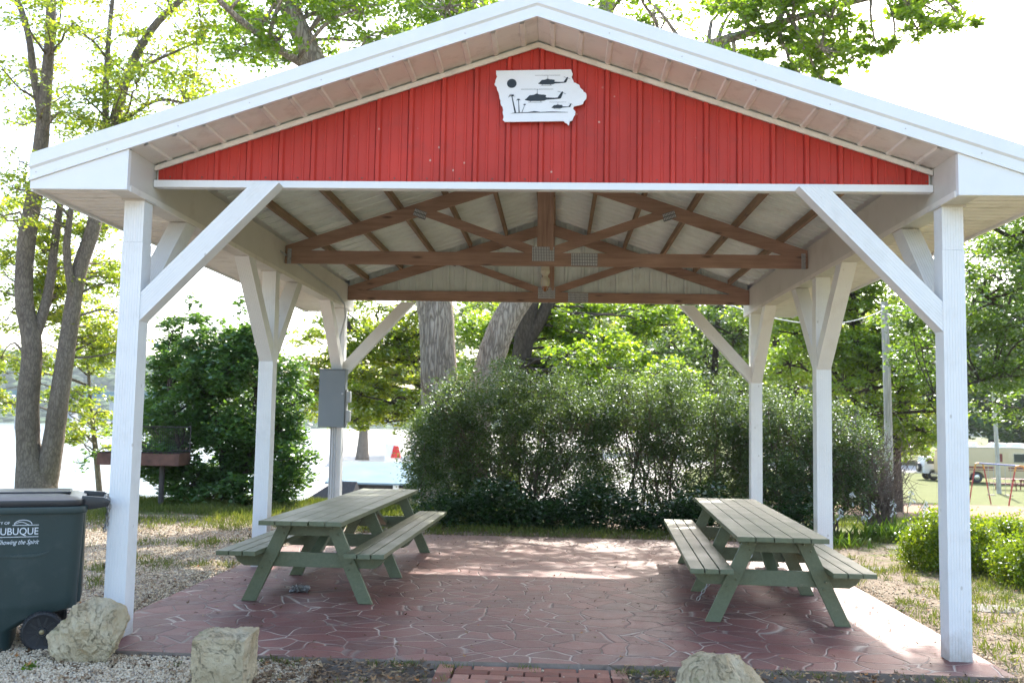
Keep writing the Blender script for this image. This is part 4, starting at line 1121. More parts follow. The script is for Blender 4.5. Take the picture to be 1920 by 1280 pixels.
# large shrub left
tree('large_shrub', 'tall dense dark green shrub growing behind the grill on the left', 'shrub',
     [([(420, 960, 10.4), (415, 850, 10.3), (400, 740, 10.3)], [.06, .045, .03]), ([(440, 960, 10.5), (470, 840, 10.4), (480, 730, 10.4)], [.05, .04, .03]), ([(400, 955, 10.4), (340, 850, 10.2), (320, 740, 10.2)], [.05, .04, .03])],
     spray(290, 560, 690, 915, 9.6, 11.6, 60, .30, .46, 800, .9) + spray(300, 530, 620, 720, 9.8, 11.4, 22, .25, .4, 520, .9) + [(395, 610, 10.4, .3, .3, 260), (480, 630, 10.4, .28, .3, 240), (545, 840, 10.4, .3, .4, 380), (560, 800, 10.6, .25, .3, 240), (300, 690, 10.4, .3, .3, 260), (230, 810, 10.6, .3, .3, 260), (285, 800, 10.3, .35, .35, 420), (275, 880, 10.4, .3, .3, 340), (160, 860, 10.8, .25, .2, 120), (360, 570, 10.4, .12, .25, 90), (450, 585, 10.4, .12, .25, 80)],
     M['leaf_bush'], M['bark_dark'], .092, limb_r=.02, up=.9, tight=.22, leafname='foliage')
# shrub row behind the patio
def shrub(label, px0, px1, top, Y, n, mat=M['leaf_silver'], stems=30, bot=975, size=.037, dens=1.0, holes=()):
    b = W((px0+px1)/2, bot, Y); root = empty('patio_shrub', (b[0], b[1], gzf(b[0], b[1])-.03), label=label, cat='shrub', group='shrubs along the back of the patio')
    st = MB(); PP = []
    gz0 = gzf(b[0], b[1])-.05
    nb = int(n*dens)
    for i in range(stems):
        bx = W(px0+(px1-px0)*rng.uniform(.25, .75), bot, Y+rng.uniform(-.4, .4)); bx[2] = gz0
        tx = W(rng.uniform(px0, px1), rng.uniform(top(0.5)+20, 800), Y+rng.uniform(-.6, .6))
        limb(st, bx, tx, rng.uniform(.010, .022), .004, bend=.10, n=8, sides=5)
        for k in range(7):
            t = rng.uniform(.3, .95); p = bx*(1-t)+tx*t; q = p + rng.normal(0, .33, 3) + np.array([0, 0, .25]); limb(st, p, q, .006, .002, n=4, sides=3)
    for i in range(nb):
        u_ = rng.uniform(0, 1); px = px0+(px1-px0)*u_; ty = top(u_)
        v_ = rng.beta(1.0, 1.25); py = ty + (955-ty)*v_ + rng.normal(0, 6)
        if any(abs(px-hx_) < hw_ and abs(py-hy_) < hh_ and rng.random() < .45 for hx_, hy_, hw_, hh_ in holes): continue
        py -= max(0, rng.normal(-10, 26))*(v_ < .15); c = W(px, py, Y + rng.uniform(-.75, .75)); r = rng.uniform(.08, .24)
        P, Cs = clump_points(c, (r, r, r), 165, sub=5, tight=.42, shell=.2); PP.append(P)
        if rng.random() < .5: limb(st, c-np.array([0, 0, .25])+rng.normal(0, .12, 3), c, .005, .0015, n=3, sides=3)
    off = root.location.copy()
    s1 = st.build('stems', M['twig'], root, recalc=False); s1.data.transform(Matrix.Translation(-off))
    lf = leaf_mesh('foliage', np.concatenate(PP), size, mat, root, .5); lf.data.transform(Matrix.Translation(-off))
    return root
shrub('silvery green shrub behind the patio at the foot of the grey tree trunks', 772, 1150, lambda u: 805-105*max(0, math.sin(math.pi*min(1, u*.85+.08)))**.9 + 18*math.sin(u*23), 8.3, 640, holes=[(1120, 860, 35, 40), (930, 900, 30, 25)])
shrub('silvery green shrub behind the patio centre right with gaps to the bright lot', 1100, 1420, lambda u: 745-25*math.sin(u*3)+18*math.sin(u*21), 8.6, 500, holes=[(1130, 850, 45, 50), (1190, 890, 60, 30), (1290, 890, 45, 25)])
shrub('silvery shrub with bare brown twigs between the two right rear posts', 1390, 1640, lambda u: 730+85*u+15*math.sin(u*19), 8.2, 430, dens=.9)
# twiggy bare bush at right
def bare(label, px0, px1, top, bot, Y, n):
    b = W((px0+px1)/2, bot, Y); root = None; st = MB()
    for i in range(n):
        a = W(px0+(px1-px0)*rng.uniform(.3, .7), bot, Y+rng.uniform(-.2, .2)); t = W(rng.uniform(px0, px1), rng.uniform(top, bot-60), Y+rng.uniform(-.5, .5))
        limb(st, a, t, .009, .003, n=7, sides=3, bend=.08)
        for k in range(6):
            f = rng.uniform(.3, .95); p = a*(1-f)+t*f; limb(st, p, p+rng.normal(0, .22, 3)+np.array([0, 0, .12]), .0045, .0018, n=4, sides=3)
    o = st.build('bare_shrub', M['twig'], recalc=False); return tag(o, label, 'shrub')
bare('leafless brown twiggy bush below the weathered utility pole', 1575, 1725, 800, 985, 7.9, 75)
bare('tangle of bare brown stems inside the shrubs behind the right table', 1400, 1560, 860, 985, 8.0, 30)
# ivy ground cover along the back edge
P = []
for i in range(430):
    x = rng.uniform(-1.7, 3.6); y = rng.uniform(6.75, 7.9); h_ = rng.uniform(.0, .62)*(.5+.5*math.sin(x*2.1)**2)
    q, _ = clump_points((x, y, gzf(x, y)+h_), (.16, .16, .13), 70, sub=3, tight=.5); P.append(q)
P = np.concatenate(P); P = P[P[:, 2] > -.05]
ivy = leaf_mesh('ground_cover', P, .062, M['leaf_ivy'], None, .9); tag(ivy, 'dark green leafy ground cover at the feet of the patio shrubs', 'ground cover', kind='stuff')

# right woods
tree('oak_tree', 'leafy tree with several dark trunks right of the pavilion behind the utility pole', 'tree',
     [([(1672, 990, 24), (1668, 860, 24), (1640, 760, 24), (1618, 680, 24), (1600, 590, 24), (1585, 480, 24)], [.36, .3, .22, .2, .17, .13]),
      ([(1668, 860, 24), (1690, 760, 24), (1700, 680, 24), (1725, 560, 24)], [.3, .27, .22, .15]), ([(1655, 820, 24), (1610, 760, 23.5), (1580, 720, 23)], [.12, .09, .06])],
     spray(1440, 1760, 470, 700, 21.5, 24.5, 46, .7, 1.1, 800) + spray(1560, 1770, 640, 840, 21, 25, 26, .6, 1.0, 560) + spray(1440, 1760, 420, 500, 22, 24, 4, .8, 1.1, 260),
     M['leaf_maple'], M['bark_dark'], .115, limb_r=.07)
tree('grove_tree', 'forked dark trunk tree seen between the right rear posts', 'tree',
     [([(1480, 900, 32), (1478, 760, 32), (1462, 690, 32), (1450, 600, 32)], [.25, .22, .18, .12]), ([(1478, 760, 32), (1505, 690, 32), (1510, 600, 32)], [.18, .14, .1])],
     spray(1400, 1560, 520, 700, 29, 35, 26, .9, 1.5, 480) + spray(1420, 1560, 700, 790, 30, 34, 6, .8, 1.1, 260), M['leaf_maple'], M['bark_dark'], .17, group='woods right of the pavilion', limb_r=.08)
tree('grove_tree', 'dense mid green tree behind the rear right post and wire', 'tree',
     [([(1385, 900, 36), (1387, 700, 36), (1380, 560, 36)], [.22, .2, .15]), ([(1345, 900, 37), (1340, 700, 37), (1350, 560, 37)], [.18, .15, .1])],
     spray(1230, 1420, 520, 760, 33, 40, 40, 1.0, 1.6, 460), M['leaf_deep'], M['bark_dark'], .18, group='woods right of the pavilion', limb_r=.08)
tree('grove_tree', 'deep green tree far behind the right front brace', 'tree',
     [([(1560, 900, 48), (1565, 700, 48), (1560, 560, 48)], [.3, .25, .2])],
     spray(1440, 1700, 600, 830, 44, 52, 30, 1.4, 2.2, 420), M['leaf_yel'], M['bark_dark'], .26, group='woods right of the pavilion', limb_r=.1)
tree('locust_tree', 'dark drooping branches of a tree reaching in at the right edge', 'tree',
     [([(2090, 1050, 15), (2080, 800, 15), (2060, 640, 15), (2010, 560, 15)], [.3, .26, .22, .16]),
      ([(2030, 660, 15), (1960, 620, 14.5), (1900, 590, 14), (1850, 555, 13.5), (1818, 528, 13.2)], [.12, .09, .07, .05, .025]), ([(2060, 700, 15), (1980, 660, 14.5), (1880, 700, 14), (1780, 730, 13.5), (1720, 745, 13)], [.07, .05, .035, .025, .01]), ([(2020, 560, 15), (1930, 470, 14), (1850, 420, 13)], [.1, .06, .03])],
     spray(1815, 2000, 390, 560, 12, 16, 28, .5, .85, 430) + spray(1700, 1990, 560, 720, 12.5, 16, 32, .45, .8, 380) + spray(1830, 1960, 660, 790, 14, 18, 9, .5, .7, 260),
     M['leaf_deep'], M['bark_dark'], .085, limb_r=.03, tight=.22)
tree('locust_tree', 'yellowing leafy bough beside the right front post', 'tree',
     [([(1990, 1000, 18), (1980, 700, 18), (1930, 520, 17.5), (1870, 460, 17)], [.18, .14, .08, .04])],
     spray(1815, 1920, 420, 560, 16, 18, 9, .5, .7, 260), M['leaf_yel'], M['bark_dark'], .11, limb_r=.03)
# far dark woods behind the motorhome, each tree on its own
far = [(1500, 118), (1590, 112), (1660, 120), (1735, 108), (1800, 116), (1860, 104), (1925, 112), (1420, 125), (1330, 130), (1990, 110)]
farlab = ['behind the gap right of the middle right post', 'behind the red car left side', 'directly above the red car', 'above the white jeep', 'hidden partly by the front right post', 'behind the motorhome air conditioner', 'behind the motorhome at the right edge', 'left of the rear right brace', 'far left of the right woods', 'beyond the right frame edge']
for (px, Y), lb in zip(far, farlab):
    tree('woodland_tree', 'deep green woodland tree ' + lb, 'tree', [([(px, 850, Y), (px+4, 760, Y), (px, 650, Y)], [.5, .4, .25])],
         spray(px-55, px+55, 570, 815, Y-4, Y+4, 24, 2.8, 4.4, 360, .9), M['leaf_deep'], M['bark_dark'], .7, group='woods behind the motorhome', limb_r=.15, twigs=False, skip_limb=True)
# far-left/behind river fringe
for px, Y, lb in ((840, 150, 'left of the grey twin trunk'), (1010, 160, 'behind the shrub row centre'), (1130, 150, 'behind the shrub row right of centre'), (1230, 140, 'behind the right end of the bright lot')):
    tree('lot_tree', 'pale green tree across the bright lot ' + lb, 'tree', [([(px, 850, Y), (px+4, 760, Y), (px, 650, Y)], [.5, .4, .25])],
         spray(px-75, px+75, 560, 770, Y-4, Y+4, 24, 3.5, 5, 420, .8), M['leaf_yel'], M['bark_dark'], .9, group='trees across the bright lot', limb_r=.15, twigs=False, skip_limb=True)

# spirea shrubs
def spirea(label, x, y, rx, rz, n):
    g = gzf(x, y)-.035; root = empty('golden_shrub', (x, y, g), label=label, cat='shrub', group='golden shrubs right of the pavilion')
    st = MB(); P = []
    for i in range(n):
        th = rng.uniform(0, 2*math.pi); ph = math.acos(rng.uniform(0, 1)); d = np.array([math.sin(ph)*math.cos(th)*rx, math.sin(ph)*math.sin(th)*rx*.9, math.cos(ph)*rz*1.0+.06])*rng.uniform(.62, 1.0)
        limb(st, (rng.normal(0, .05), rng.normal(0, .05), 0), d, .006, .0015, n=4, sides=3)
        P.append(d + rng.normal(0, .055, (95, 3)))
    st.build('stems', M['twig'], root, recalc=False)
    P = np.concatenate(P); P = P[P[:, 2] > .0]
    nn = len(P); Rr = rand_rot(nn); s = .034*rng.uniform(.6, 1.3, nn); V, F = instance(LT, LTF, P, Rr, np.stack([s*.9, s, s], -1)); np_mesh('foliage', V, F, M['leaf_spirea'], root)
spirea('round golden green shrub just left of the front right post', 4.42, 4.35, .50, .60, 170)
spirea('golden green shrub behind the front right post', 5.45, 5.4, .55, .42, 130)
spirea('largest golden green shrub at the right edge of the view', 5.15, 3.35, .72, .60, 260)
# daylily / hosta clump
def lily(label, x, y, n, L, flowers=0):
    g = gzf(x, y)-.03; root = empty('lily_clump', (x, y, g), label=label, cat='plant')
    V = []; F = []
    for i in range(n):
        a = rng.uniform(0, 2*math.pi); l_ = L*rng.uniform(.6, 1.1); bx, by = rng.normal(0, .16), rng.normal(0, .10); lean = rng.uniform(.3, .9); w_ = .016
        b = len(V); px_, py_ = -math.sin(a)*w_, math.cos(a)*w_
        for k in range(6):
            t = k/5; r = l_*lean*t; z = l_*(t*1.0-.75*lean*t*t); ww = (1-t)*(.5+t)*1.6
            V.append((bx+math.cos(a)*r+px_*ww, by+math.sin(a)*r+py_*ww, z)); V.append((bx+math.cos(a)*r-px_*ww, by+math.sin(a)*r-py_*ww, z))
        for k in range(5): F.append((b+2*k, b+2*k+1, b+2*k+3, b+2*k+2))
    np_mesh('leaves', np.array(V), np.array(F), M['leaf_lily'], root)
    for i in range(flowers):
        mb = MB(); sx_ = rng.normal(0, .38); sy_ = rng.normal(0, .12); h = rng.uniform(.42, .68); tip = (sx_*1.5, sy_*1.3, h)
        mb.tube([(sx_*.5, sy_*.5, 0), (sx_, sy_, h*.6), tip], .004, 5); stm = mb.build('flower_stem', M['leaf_lily'], root)
        mb = MB()
        for k in range(9):
            a = rng.uniform(0, 2*math.pi); zz = h-rng.uniform(0, .20); d = Vector((math.cos(a)*.035, math.sin(a)*.035, -.03)); p = Vector((tip[0], tip[1], zz))
            mb.tube([p, p+d*.5, p+d*1.0, p+d*1.25], [.003, .006, .009, .014], 6, cap=False)
        mb.build('blossom', M['petal'], stm, recalc=False)
lily('clump of arching green leaves by the rear right of the patio', 4.55, 6.9, 130, .42)
lily('leafy clump with white drooping flowers right of the twiggy bush', 4.95, 7.5, 80, .45, 12)
lily('small leafy clump in front of the middle right post', 3.75, 6.1, 50, .30)
# little weeds in the foreground
for (px, py, lb) in ((1440, 1272, 'small bright green weed right of the mossy boulder'), (55, 1262, 'tiny weed sprouting in the gravel left of the block boulder')):
    q = W(px, py, -.75); 
    mb = MB(); root = empty('weed', (q[0], -.75, -.04), label=lb, cat='weed')
    P = rng.normal(0, .03, (60, 3)); P[:, 2] = np.abs(P[:, 2])*.6+.005
    Rr = rand_rot(60); V, F = instance(LT, LTF, P, Rr, rng.uniform(.02, .04, 60)); np_mesh('leaves', V, F, M['leaf_lily'], root)
# flat edging stones on the right
for i, (x, y, s, lb) in enumerate(((4.5, 6.05, .26, 'flat pale stone beside the leafy clump right of the patio'), (3.85, 2.0, .3, 'flat grey stone on the ground near the front right post'), (4.3, 1.5, .36, 'largest flat grey stone at the right frame edge'), (3.55, 4.2, .2, 'small flat stone between patio edge and golden shrub'), (3.4, 5.0, .16, 'smallest flat stone beside the patio right edge'))):
    mb = MB(); k = 11; pts = [(x+s*(1+.25*math.sin(i*3+j*2.1))*math.cos(j*2*math.pi/k), y+s*.62*(1+.2*math.cos(i+j*1.7))*math.sin(j*2*math.pi/k)) for j in range(k)]
    z = gzf(x, y)-.035; mb.prism(pts, z-.03, z+.026, 'z'); o = mb.build('flat_stone', M['flatstone'], bevel=.01, smooth='auto'); tag(o, lb, 'stone')

# ------------------------------------------------------------------ grill on pedestal
gp = W(301, 948, 9.3); gpx = float(gp[0])
gr_ = empty('park_grill', (gpx, 9.3, gzf(gpx, 9.3)-.04), R_(4), label='rusty park charcoal grill on a single steel post beside the dark shrub', cat='grill')
mb = MB(); mb.tube([(0, 0, 0), (0, 0, .72)], .045, 12); mb.build('post', M['darkmetal'], gr_)
mb = MB()
x0, x1, y0, y1, z0, z1 = -.95, .36, -.3, .3, .70, .90
mb.box(x0, x1, y0, y1, z0, z0+.012); mb.box(x0, x0+.01, y0, y1, z0+.0121, z1); mb.box(x1-.01, x1, y0, y1, z0+.0121, z1); mb.box(x0+.0101, x1-.0101, y1-.01, y1, z0+.0121, z1); mb.box(x0+.0101, x1-.0101, y0, y0+.01, z0+.0121, z1-.01)
mb.build('firebox', M['rust'], gr_, bevel=.003)
mb = MB()
for i in range(22): mb.tube([(x0+.03+i*.06, y0+.02, z1+.004), (x0+.03+i*.06, y1-.02, z1+.004)], .006, 5)
mb.build('grate', M['darkmetal'], gr_)
mb = MB()   # raised wire rack standing at the back
for zz in (z1+.03, z1+.42): mb.tube([(-.45, .24, zz), (.36, .24, zz)], .010, 6)
for i in range(24): mb.tube([(-.45+i*.035, .24, z1+.03), (-.45+i*.035, .24, z1+.42)], .0035, 4)
for xx in (-.45, .36): mb.tube([(xx, .24, z1), (xx, .24, z1+.45)], .010, 6)
mb.build('wire_rack', M['darkmetal'], gr_)

# ------------------------------------------------------------------ right background: poles, wire, swing, motorhome, jeep, car, table
def pole(label, px0, py0, px1, py1, Y, r, group=None):
    a = W(px0, py0, Y); b = W(px1, py1, Y); g = gzf(b[0], b[1])-.1; b2 = np.array([b[0], b[1], g])
    mb = MB(); o, rr = wob([b2, (a+b2)/2+np.array([.02, 0, 0]), a], [r*1.15, r, r*.88], 6, .3); mb.tube(o, rr, 12)
    q = mb.build('utility_pole', M['poleweather'], smooth='auto'); return tag(q, label, 'utility pole', group)
pole('tall weathered wooden utility pole left of the front right post', 1658, 566, 1668, 940, 17.5, .095)
pole('wooden utility pole standing in front of the motorhome', 1862, 722, 1873, 910, 56, .125)
def wire(label, a, b, sag, r):
    a = np.array(a); b = np.array(b); mb = MB(); mb.tube([a*(1-t)+b*t - np.array([0, 0, sag*4*t*(1-t)]) for t in np.linspace(0, 1, 17)], r, 5)
    tag(mb.build('overhead_wire', M['conduit'], recalc=False), label, 'wire')
wire('overhead service wire running from the tall pole toward the rear gable', W(1658, 580, 17.5), (2.3, 7.0, 3.2), .35, .012)

# swing set
M['swred'] = painted('swing_red', (.42, .035, .035), .4); M['sworg'] = painted('swing_orange', (.62, .28, .04), .4); M['swblue'] = painted('swing_blue', (.04, .09, .38), .4)
a = W(1836, 868, 44); b = W(1912, 873, 40); 
sw = empty('swing_set', (0, 0, 0), label='swing set with red legs orange corners and blue top bar', cat='swing set')
mb = MB(); mb.tube([a, b], .035, 10); mb.build('top_bar', M['swblue'], sw)
ax_ = (b-a)/np.linalg.norm(b-a)
side = np.cross(ax_, [0, 0, 1.0]); side /= np.linalg.norm(side)
for e in (a, b):
    for sg_ in (-1, 1):
        foot = e + side*sg_*.55; foot[2] = gzf(foot[0], foot[1]); el = e + side*sg_*.24 + np.array([0, 0, -.28])
        mb = MB(); mb.tube([e, e+side*sg_*.18+np.array([0, 0, -.03]), el], .042, 10); mb.build('corner', M['sworg'], sw, smooth='auto')
        mb = MB(); mb.tube([el, foot], .033, 10); mb.build('leg', M['swred'], sw, smooth='auto')
for t in (.30, .72):
    p = a*(1-t)+b*t; zb = gzf(p[0], p[1])+.5
    for s2 in (-.26, .26):
        q = p+ax_*s2; mb = MB(); mb.tube([q, np.array([q[0], q[1], zb])], .010, 5); mb.build('swing_chain', M['galv'], sw)
    mb = MB(); mb.bar(p*np.array([1, 1, 0])+np.array([0, 0, zb-.02])-ax_*.26, p*np.array([1, 1, 0])+np.array([0, 0, zb-.02])+ax_*.26, .18, .03, (0, 0, 1)); mb.build('swing_seat', M['tyre'], sw)

# motorhome
def arch_poly(x0, x1, z0, z1, wheels, r, front=True):
    "side outline with wheel arches cut"
    pts = [(x0, z0+.25)]
    pts = [(x0+.18, z0)]
    for wx in wheels:
        pts += [(wx + r*math.cos(t), z0 + max(0, r*math.sin(t)*.95)) for t in np.linspace(math.pi, 0, 9)]
    pts += [(x1-.1, z0), (x1, z0+.4), (x1-.05, z0+1.0), (x1-.55, z1-.25), (x1-.9, z1), (x0+.35, z1), (x0+.08, z1-.2), (x0-.02, z0+1.2), (x0+.0, z0+.35)]
    return pts
rvp = W(1752, 905, 70)
rv_ = empty('motorhome', (float(rvp[0]), 70, -2.42), R_(-4), label='tan motorhome with red stripe and white roof air conditioners parked on the grass', cat='motorhome')
M['rvtan'] = painted('rv_tan', (.62, .48, .27), .4, .03, dirt_amt=.1); M['rvwhite'] = painted('rv_white', (.75, .75, .72), .4, .03); M['rvred'] = painted('rv_stripe', (.20, .03, .02), .4); M['chrome'] = painted('chrome', (.5, .5, .5), .2, metal=.9)
def build_rv():
    mb = MB(); mb.prism(arch_poly(0, 8.9, .38, 2.62, (2.35, 7.4), .52), -2.3, 0); mb.build('body', M['rvtan'], rv_, bevel=.04, smooth='auto')
    mb = MB(); mb.box(.32, 8.05, -2.33, .03, 2.625, 2.70); mb.build('roof', M['rvwhite'], rv_, bevel=.02)
    for x, w_ in ((2.2, .5), (3.6, 1.3), (5.0, 1.1)):
        mb = MB(); mb.prism([(x, 2.71), (x+w_, 2.71), (x+w_*.93, 2.98), (x+w_*.12, 2.98)], -1.5, -.7); mb.build('air_conditioner', M['rvwhite'], rv_, bevel=.05, smooth='auto')
    for x0, x1 in ((4.9, 6.1), (6.6, 7.4)):
        mb = MB(); mb.box(x0, x1, -2.325, -2.301, 1.55, 2.25); f = mb.build('window', M['chrome'], rv_, bevel=.01)
        mb = MB(); mb.box(x0+.05, x1-.05, -2.335, -2.326, 1.6, 2.2); mb.build('pane', M['glass'], f)
    mb = MB(); mb.box(3.55, 4.55, -2.32, -2.301, .55, 2.35); d = mb.build('door', M['rvtan'], rv_, bevel=.01)
    mb = MB(); mb.box(3.85, 4.15, -2.33, -2.321, 1.6, 2.2); mb.build('door_window', M['rvred'], d)
    mb = MB(); mb.box(.05, 8.8, -2.31, -2.3005, 1.10, 1.24); mb.box(.05, 8.8, -2.31, -2.3005, .96, 1.02); mb.build('stripe', M['rvred'], rv_)
    mb = MB(); mb.box(-.25, .02, -2.3, 0, .35, .6); mb.build('bumper', M['chrome'], rv_, bevel=.03)
    for wx in (2.35, 7.4):
        for yy in (-2.15, -.15):
            mb = MB(); mb.lathe([(.2, -.12), (.36, -.13), (.40, -.08), (.40, .08), (.36, .13), (.2, .12)], (wx, yy, .42), 24, 'y'); t = mb.build('tyre', M['tyre'], rv_, smooth='auto')
            mb = MB(); mb.lathe([(.05, -.15), (.2, -.135), (.2, .1)], (wx, yy, .42), 20, 'y'); mb.build('hubcap', M['chrome'], t, smooth='auto')
    mb = MB(); mb.lathe([(.02, 0), (.02, .01)], (1.9, -.5, 2.7)); mb.prism([(1.5, 2.71), (2.0, 2.71), (2.0, 2.86), (1.6, 2.86)], -2.0, -1.5); mb.build('roof_vent', M['rvwhite'], rv_)
build_rv()
# jeep behind it
jp = W(1717, 895, 72); jeep = empty('parked_jeep', (float(jp[0]), 72, -2.45), R_(0), label='white boxy jeep with a spare wheel on its tail behind the motorhome', cat='jeep')
def build_jeep():
    mb = MB(); mb.prism([(.05, .55), (.45, .55), (.55, .85), (1.05, .85), (1.2, .5), (2.4, .5), (2.5, .85), (3.05, .85), (3.15, .55), (3.5, .6), (3.5, 1.1), (2.3, 1.2), (.05, 1.2)], -1.6, 0); mb.build('body', M['rvwhite'], jeep, bevel=.03)
    mb = MB(); mb.prism([(.08, 1.21), (2.2, 1.21), (1.85, 1.82), (.2, 1.82)], -1.55, -.05); mb.build('hard_top', M['rvwhite'], jeep, bevel=.03)
    mb = MB(); mb.prism([(.3, 1.3), (1.0, 1.3), (1.0, 1.72), (.36, 1.72)], -1.57, -1.552); mb.prism([(1.1, 1.3), (1.95, 1.3), (1.72, 1.72), (1.1, 1.72)], -1.57, -1.552); mb.build('window', M['glass'], jeep)
    for wx in (.8, 2.78):
        for yy in (-1.45, -.15):
            mb = MB(); mb.lathe([(.15, -.11), (.33, -.12), (.37, -.06), (.37, .06), (.33, .12), (.15, .11)], (wx, yy, .40), 24, 'y'); t = mb.build('tyre', M['tyre'], jeep, smooth='auto')
            mb = MB(); mb.lathe([(.04, -.13), (.18, -.115), (.18, .1)], (wx, yy, .40), 16, 'y'); mb.build('rim', M['chrome'], t, smooth='auto')
    mb = MB(); mb.lathe([(.15, -.10), (.32, -.11), (.36, -.05), (.36, .05), (.32, .10), (.15, .09)], (-.10, -.95, 1.0), 24, 'x'); t = mb.build('spare_wheel', M['tyre'], jeep, smooth='auto')
    mb = MB(); mb.lathe([(.05, -.11), (.17, -.10), (.17, .02)], (-.10, -.95, 1.0), 16, 'x'); mb.build('rim', M['chrome'], t, smooth='auto')
    mb = MB(); mb.box(-.12, .04, -1.6, 0, .5, .62); mb.build('bumper', M['chrome'], jeep, bevel=.02)
build_jeep()
# red car far away
rc_p = W(1684, 847, 135); car = empty('parked_car', (float(rc_p[0]), 135, gzf(rc_p[0], 135)-.02), R_(-25), label='small distant red car under the trees left of the jeep', cat='car')
def build_car():
    red = painted('car_red', (.40, .02, .02), .25)
    mb = MB(); mb.prism([(0, .35), (4.2, .35), (4.25, .8), (3.3, .98), (.1, 1.0), (-.05, .7)], -1.7, 0); mb.build('body', red, car, bevel=.08, smooth='auto')
    mb = MB(); mb.prism([(.25, .99), (3.2, .99), (2.4, 1.6), (.6, 1.62)], -1.55, -.15); cb = mb.build('cabin', M['glass'], car, bevel=.05)
    mb = MB(); mb.prism([(.55, 1.60), (2.42, 1.59), (2.35, 1.67), (.65, 1.69)], -1.5, -.2); mb.build('roof', red, car, bevel=.03)
    for wx in (.85, 3.4):
        for yy in (-1.62, -.08):
            mb = MB(); mb.lathe([(.2, -.1), (.32, -.09), (.33, 0), (.32, .09), (.2, .1)], (wx, yy, .33), 20, 'y'); t = mb.build('tyre', M['tyre'], car, smooth='auto')
            mb = MB(); mb.lathe([(.04, -.11), (.19, -.10), (.19, .08)], (wx, yy, .33), 16, 'y'); mb.build('rim', M['chrome'], t, smooth='auto')
build_car()
# concrete pad and red picnic table by the motorhome
tb3 = make_table(M['redwood'], 2.2, .75); q = W(1893, 900, 60); tb3.location = (float(q[0]), 60, gzf(q[0], 60)-.03); tb3.rotation_euler.z = R_(84)
tag(tb3, 'reddish brown picnic table on the lawn in front of the motorhome', 'picnic table')

# thin summer haze
mb = MB(); mb.box(-1200, 1200, -90, 1100, -8, 95); hz_ = mb.build('haze', [], None)
m = NM('haze_air'); pv = m.n('ShaderNodeVolumePrincipled'); pv.inputs['Color'].default_value = (.86, .92, 1, 1); pv.inputs['Density'].default_value = .0002; pv.inputs['Anisotropy'].default_value = .2
m.lk(pv.outputs[0], m.out.inputs['Volume']); hz_.data.materials.append(m.m); tag(hz_, 'thin pale haze over the river and far woods', 'haze', kind='stuff')
# ------------------------------------------------------------------ left background: boathouse, shed, marker, bridge
M['roofblue'] = NM('pale_blue_metal'); mm = M['roofblue']; cc_ = mm.co((1, 1, 1)); M['roofblue'] = mm.pbr(mm.ramp(mm.noise(cc_, .7, 4), [(.3, (.15, .225, .265)), (.7, (.21, .29, .33))]), .85, 0, None, .08)
bh = W(700, 905, 38); g0 = -4.03
boat = empty('boathouse', (float(bh[0]), 38, g0), R_(1), label='low boathouse with a pale blue metal roof below the left picnic table', cat='building')
def build_bh():
    mb = MB(); mb.box(-2.0, 3.2, .25, 5.0, 0, 2.53); mb.build('wall', painted('dark_interior', (.035, .033, .03), .8), boat)
    mb = MB(); mb.add([(-2.2, -.2, 2.62), (3.5, -.2, 2.62), (3.5, 3.4, 3.42), (-2.2, 3.4, 3.42), (3.5, 7, 2.62), (-2.2, 7, 2.62), (-2.2, -.2, 2.54), (3.5, -.2, 2.54), (3.5, 7, 2.54), (-2.2, 7, 2.54)],
        [(0, 1, 2, 3), (3, 2, 4, 5), (6, 7, 1, 0), (1, 7, 8, 4, 2), (0, 3, 5, 9, 6), (9, 5, 4, 8), (6, 9, 8, 7)])
    mb.build('roof', M['roofblue'], boat)
    mb = MB(); mb.box(.9, 1.15, 0, .2, 0, 2.53); mb.box(2.1, 2.35, 0, .2, 0, 2.53); mb.box(-2.0, -1.8, 0, .2, 0, 2.53); mb.build('porch_post', M['rvwhite'], boat)
    mb = MB(); mb.box(1.16, 2.09, .12, .24, .0, 2.4); mb.build('door', painted('door_tan', (.28, .25, .17), .6), boat)
    mb = MB(); mb.box(-2.1, 3.3, -.1, .11, 0, .9); mb.build('porch_rail', M['rvwhite'], boat)
build_bh()
sh = W(608, 920, 36); shed = empty('boat_shed', (float(sh[0]), 36, -4.05), R_(-8), label='small grey gabled shed roof left of the blue roofed boathouse', cat='building')
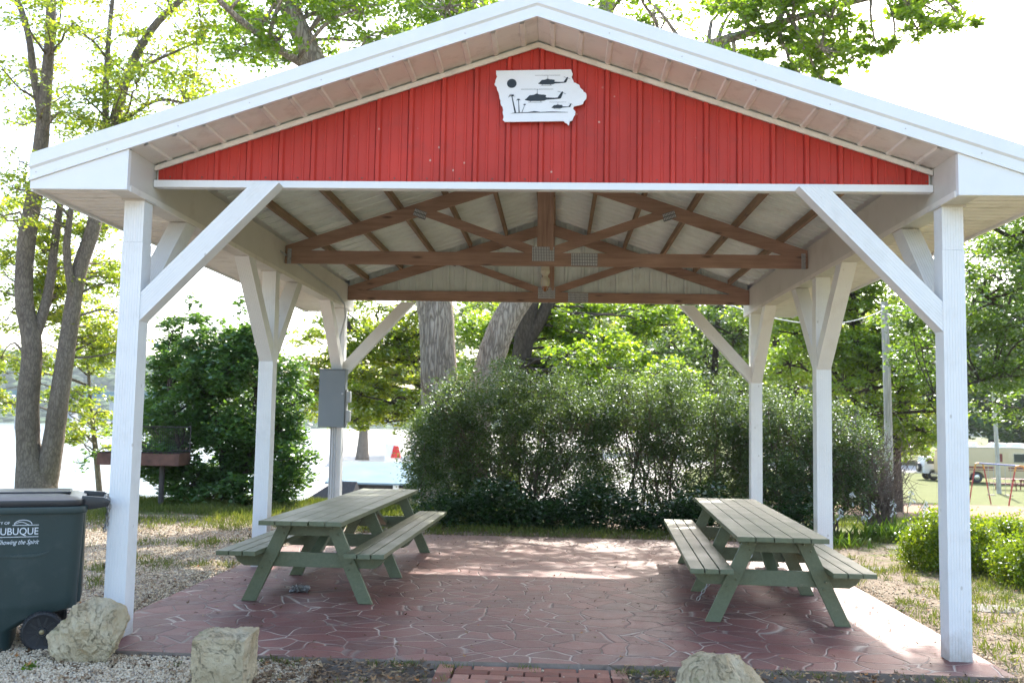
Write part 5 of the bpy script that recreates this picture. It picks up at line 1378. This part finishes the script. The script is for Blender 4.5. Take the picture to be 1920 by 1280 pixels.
mb = MB(); mb.box(-1.6, 1.6, 0, 3, 0, 1.75); mb.build('wall', M['rvwhite'], shed)
mb = MB(); mb.add([(-1.9, -.2, 1.76), (1.9, -.2, 1.76), (1.9, 1.6, 2.75), (.2, 1.6, 2.75), (1.9, 3.3, 1.76), (-1.9, 3.3, 1.76), (-1.9, -.2, 1.70), (1.9, -.2, 1.70), (1.9, 3.3, 1.70), (-1.9, 3.3, 1.70)], [(0, 1, 2, 3), (3, 2, 4, 5), (0, 3, 5), (1, 7, 8, 4, 2), (6, 7, 1, 0), (9, 6, 0, 5), (8, 9, 5, 4), (6, 9, 8, 7)])
mb.build('roof', painted('grey_shingle', (.03, .03, .03), .9), shed); shed.scale = (.6, .6, 1.0)
mk = W(741, 862, 62); mr = empty('channel_marker', (float(mk[0]), 62, gzf(mk[0], 62)-.05), label='red and white marker panel beyond the blue boathouse roof', cat='marker')
mz = float(W(741, 858, 62)[2]-mr.location[2])
mb = MB(); mb.box(-.75, -.05, .02, .4, 0, mz+1.0); mb.build('white_cabinet', M['rvwhite'], mr, bevel=.02)
mb = MB(); mb.prism([(-.32, mz), (.40, mz), (.22, mz+.85), (-.12, mz+.85)], -.06, .015); mb.build('red_panel', painted('marker_red', (.55, .02, .02), .5), mr)
mb = MB(); mb.box(.06, .14, .02, .1, 0, mz); mb.build('support_post', M['galv'], mr)
# bridge across the river
brg = empty('river_bridge', (0, 0, 0), label='distant teal girder bridge crossing the river behind the left trunks', cat='bridge')
p0 = W(-200, 735, 330); p1 = W(330, 741, 400)
mb = MB(); mb.bar(p0, p1, 2.4, 6, (0, 1, 0)); mb.build('girder', painted('teal_steel', (.05, .16, .18), .6), brg)
for t in (.25, .42, .59, .76):
    p = p0*(1-t)+p1*t; mb = MB(); mb.box(p[0]-1.5, p[0]+1.5, p[1]-3, p[1]+3, -5.5, p[2]-1.3); mb.build('pier', M['conduit'], brg)
print('verts', sum(len(o.data.vertices) for o in bpy.data.objects if o.type == 'MESH'))
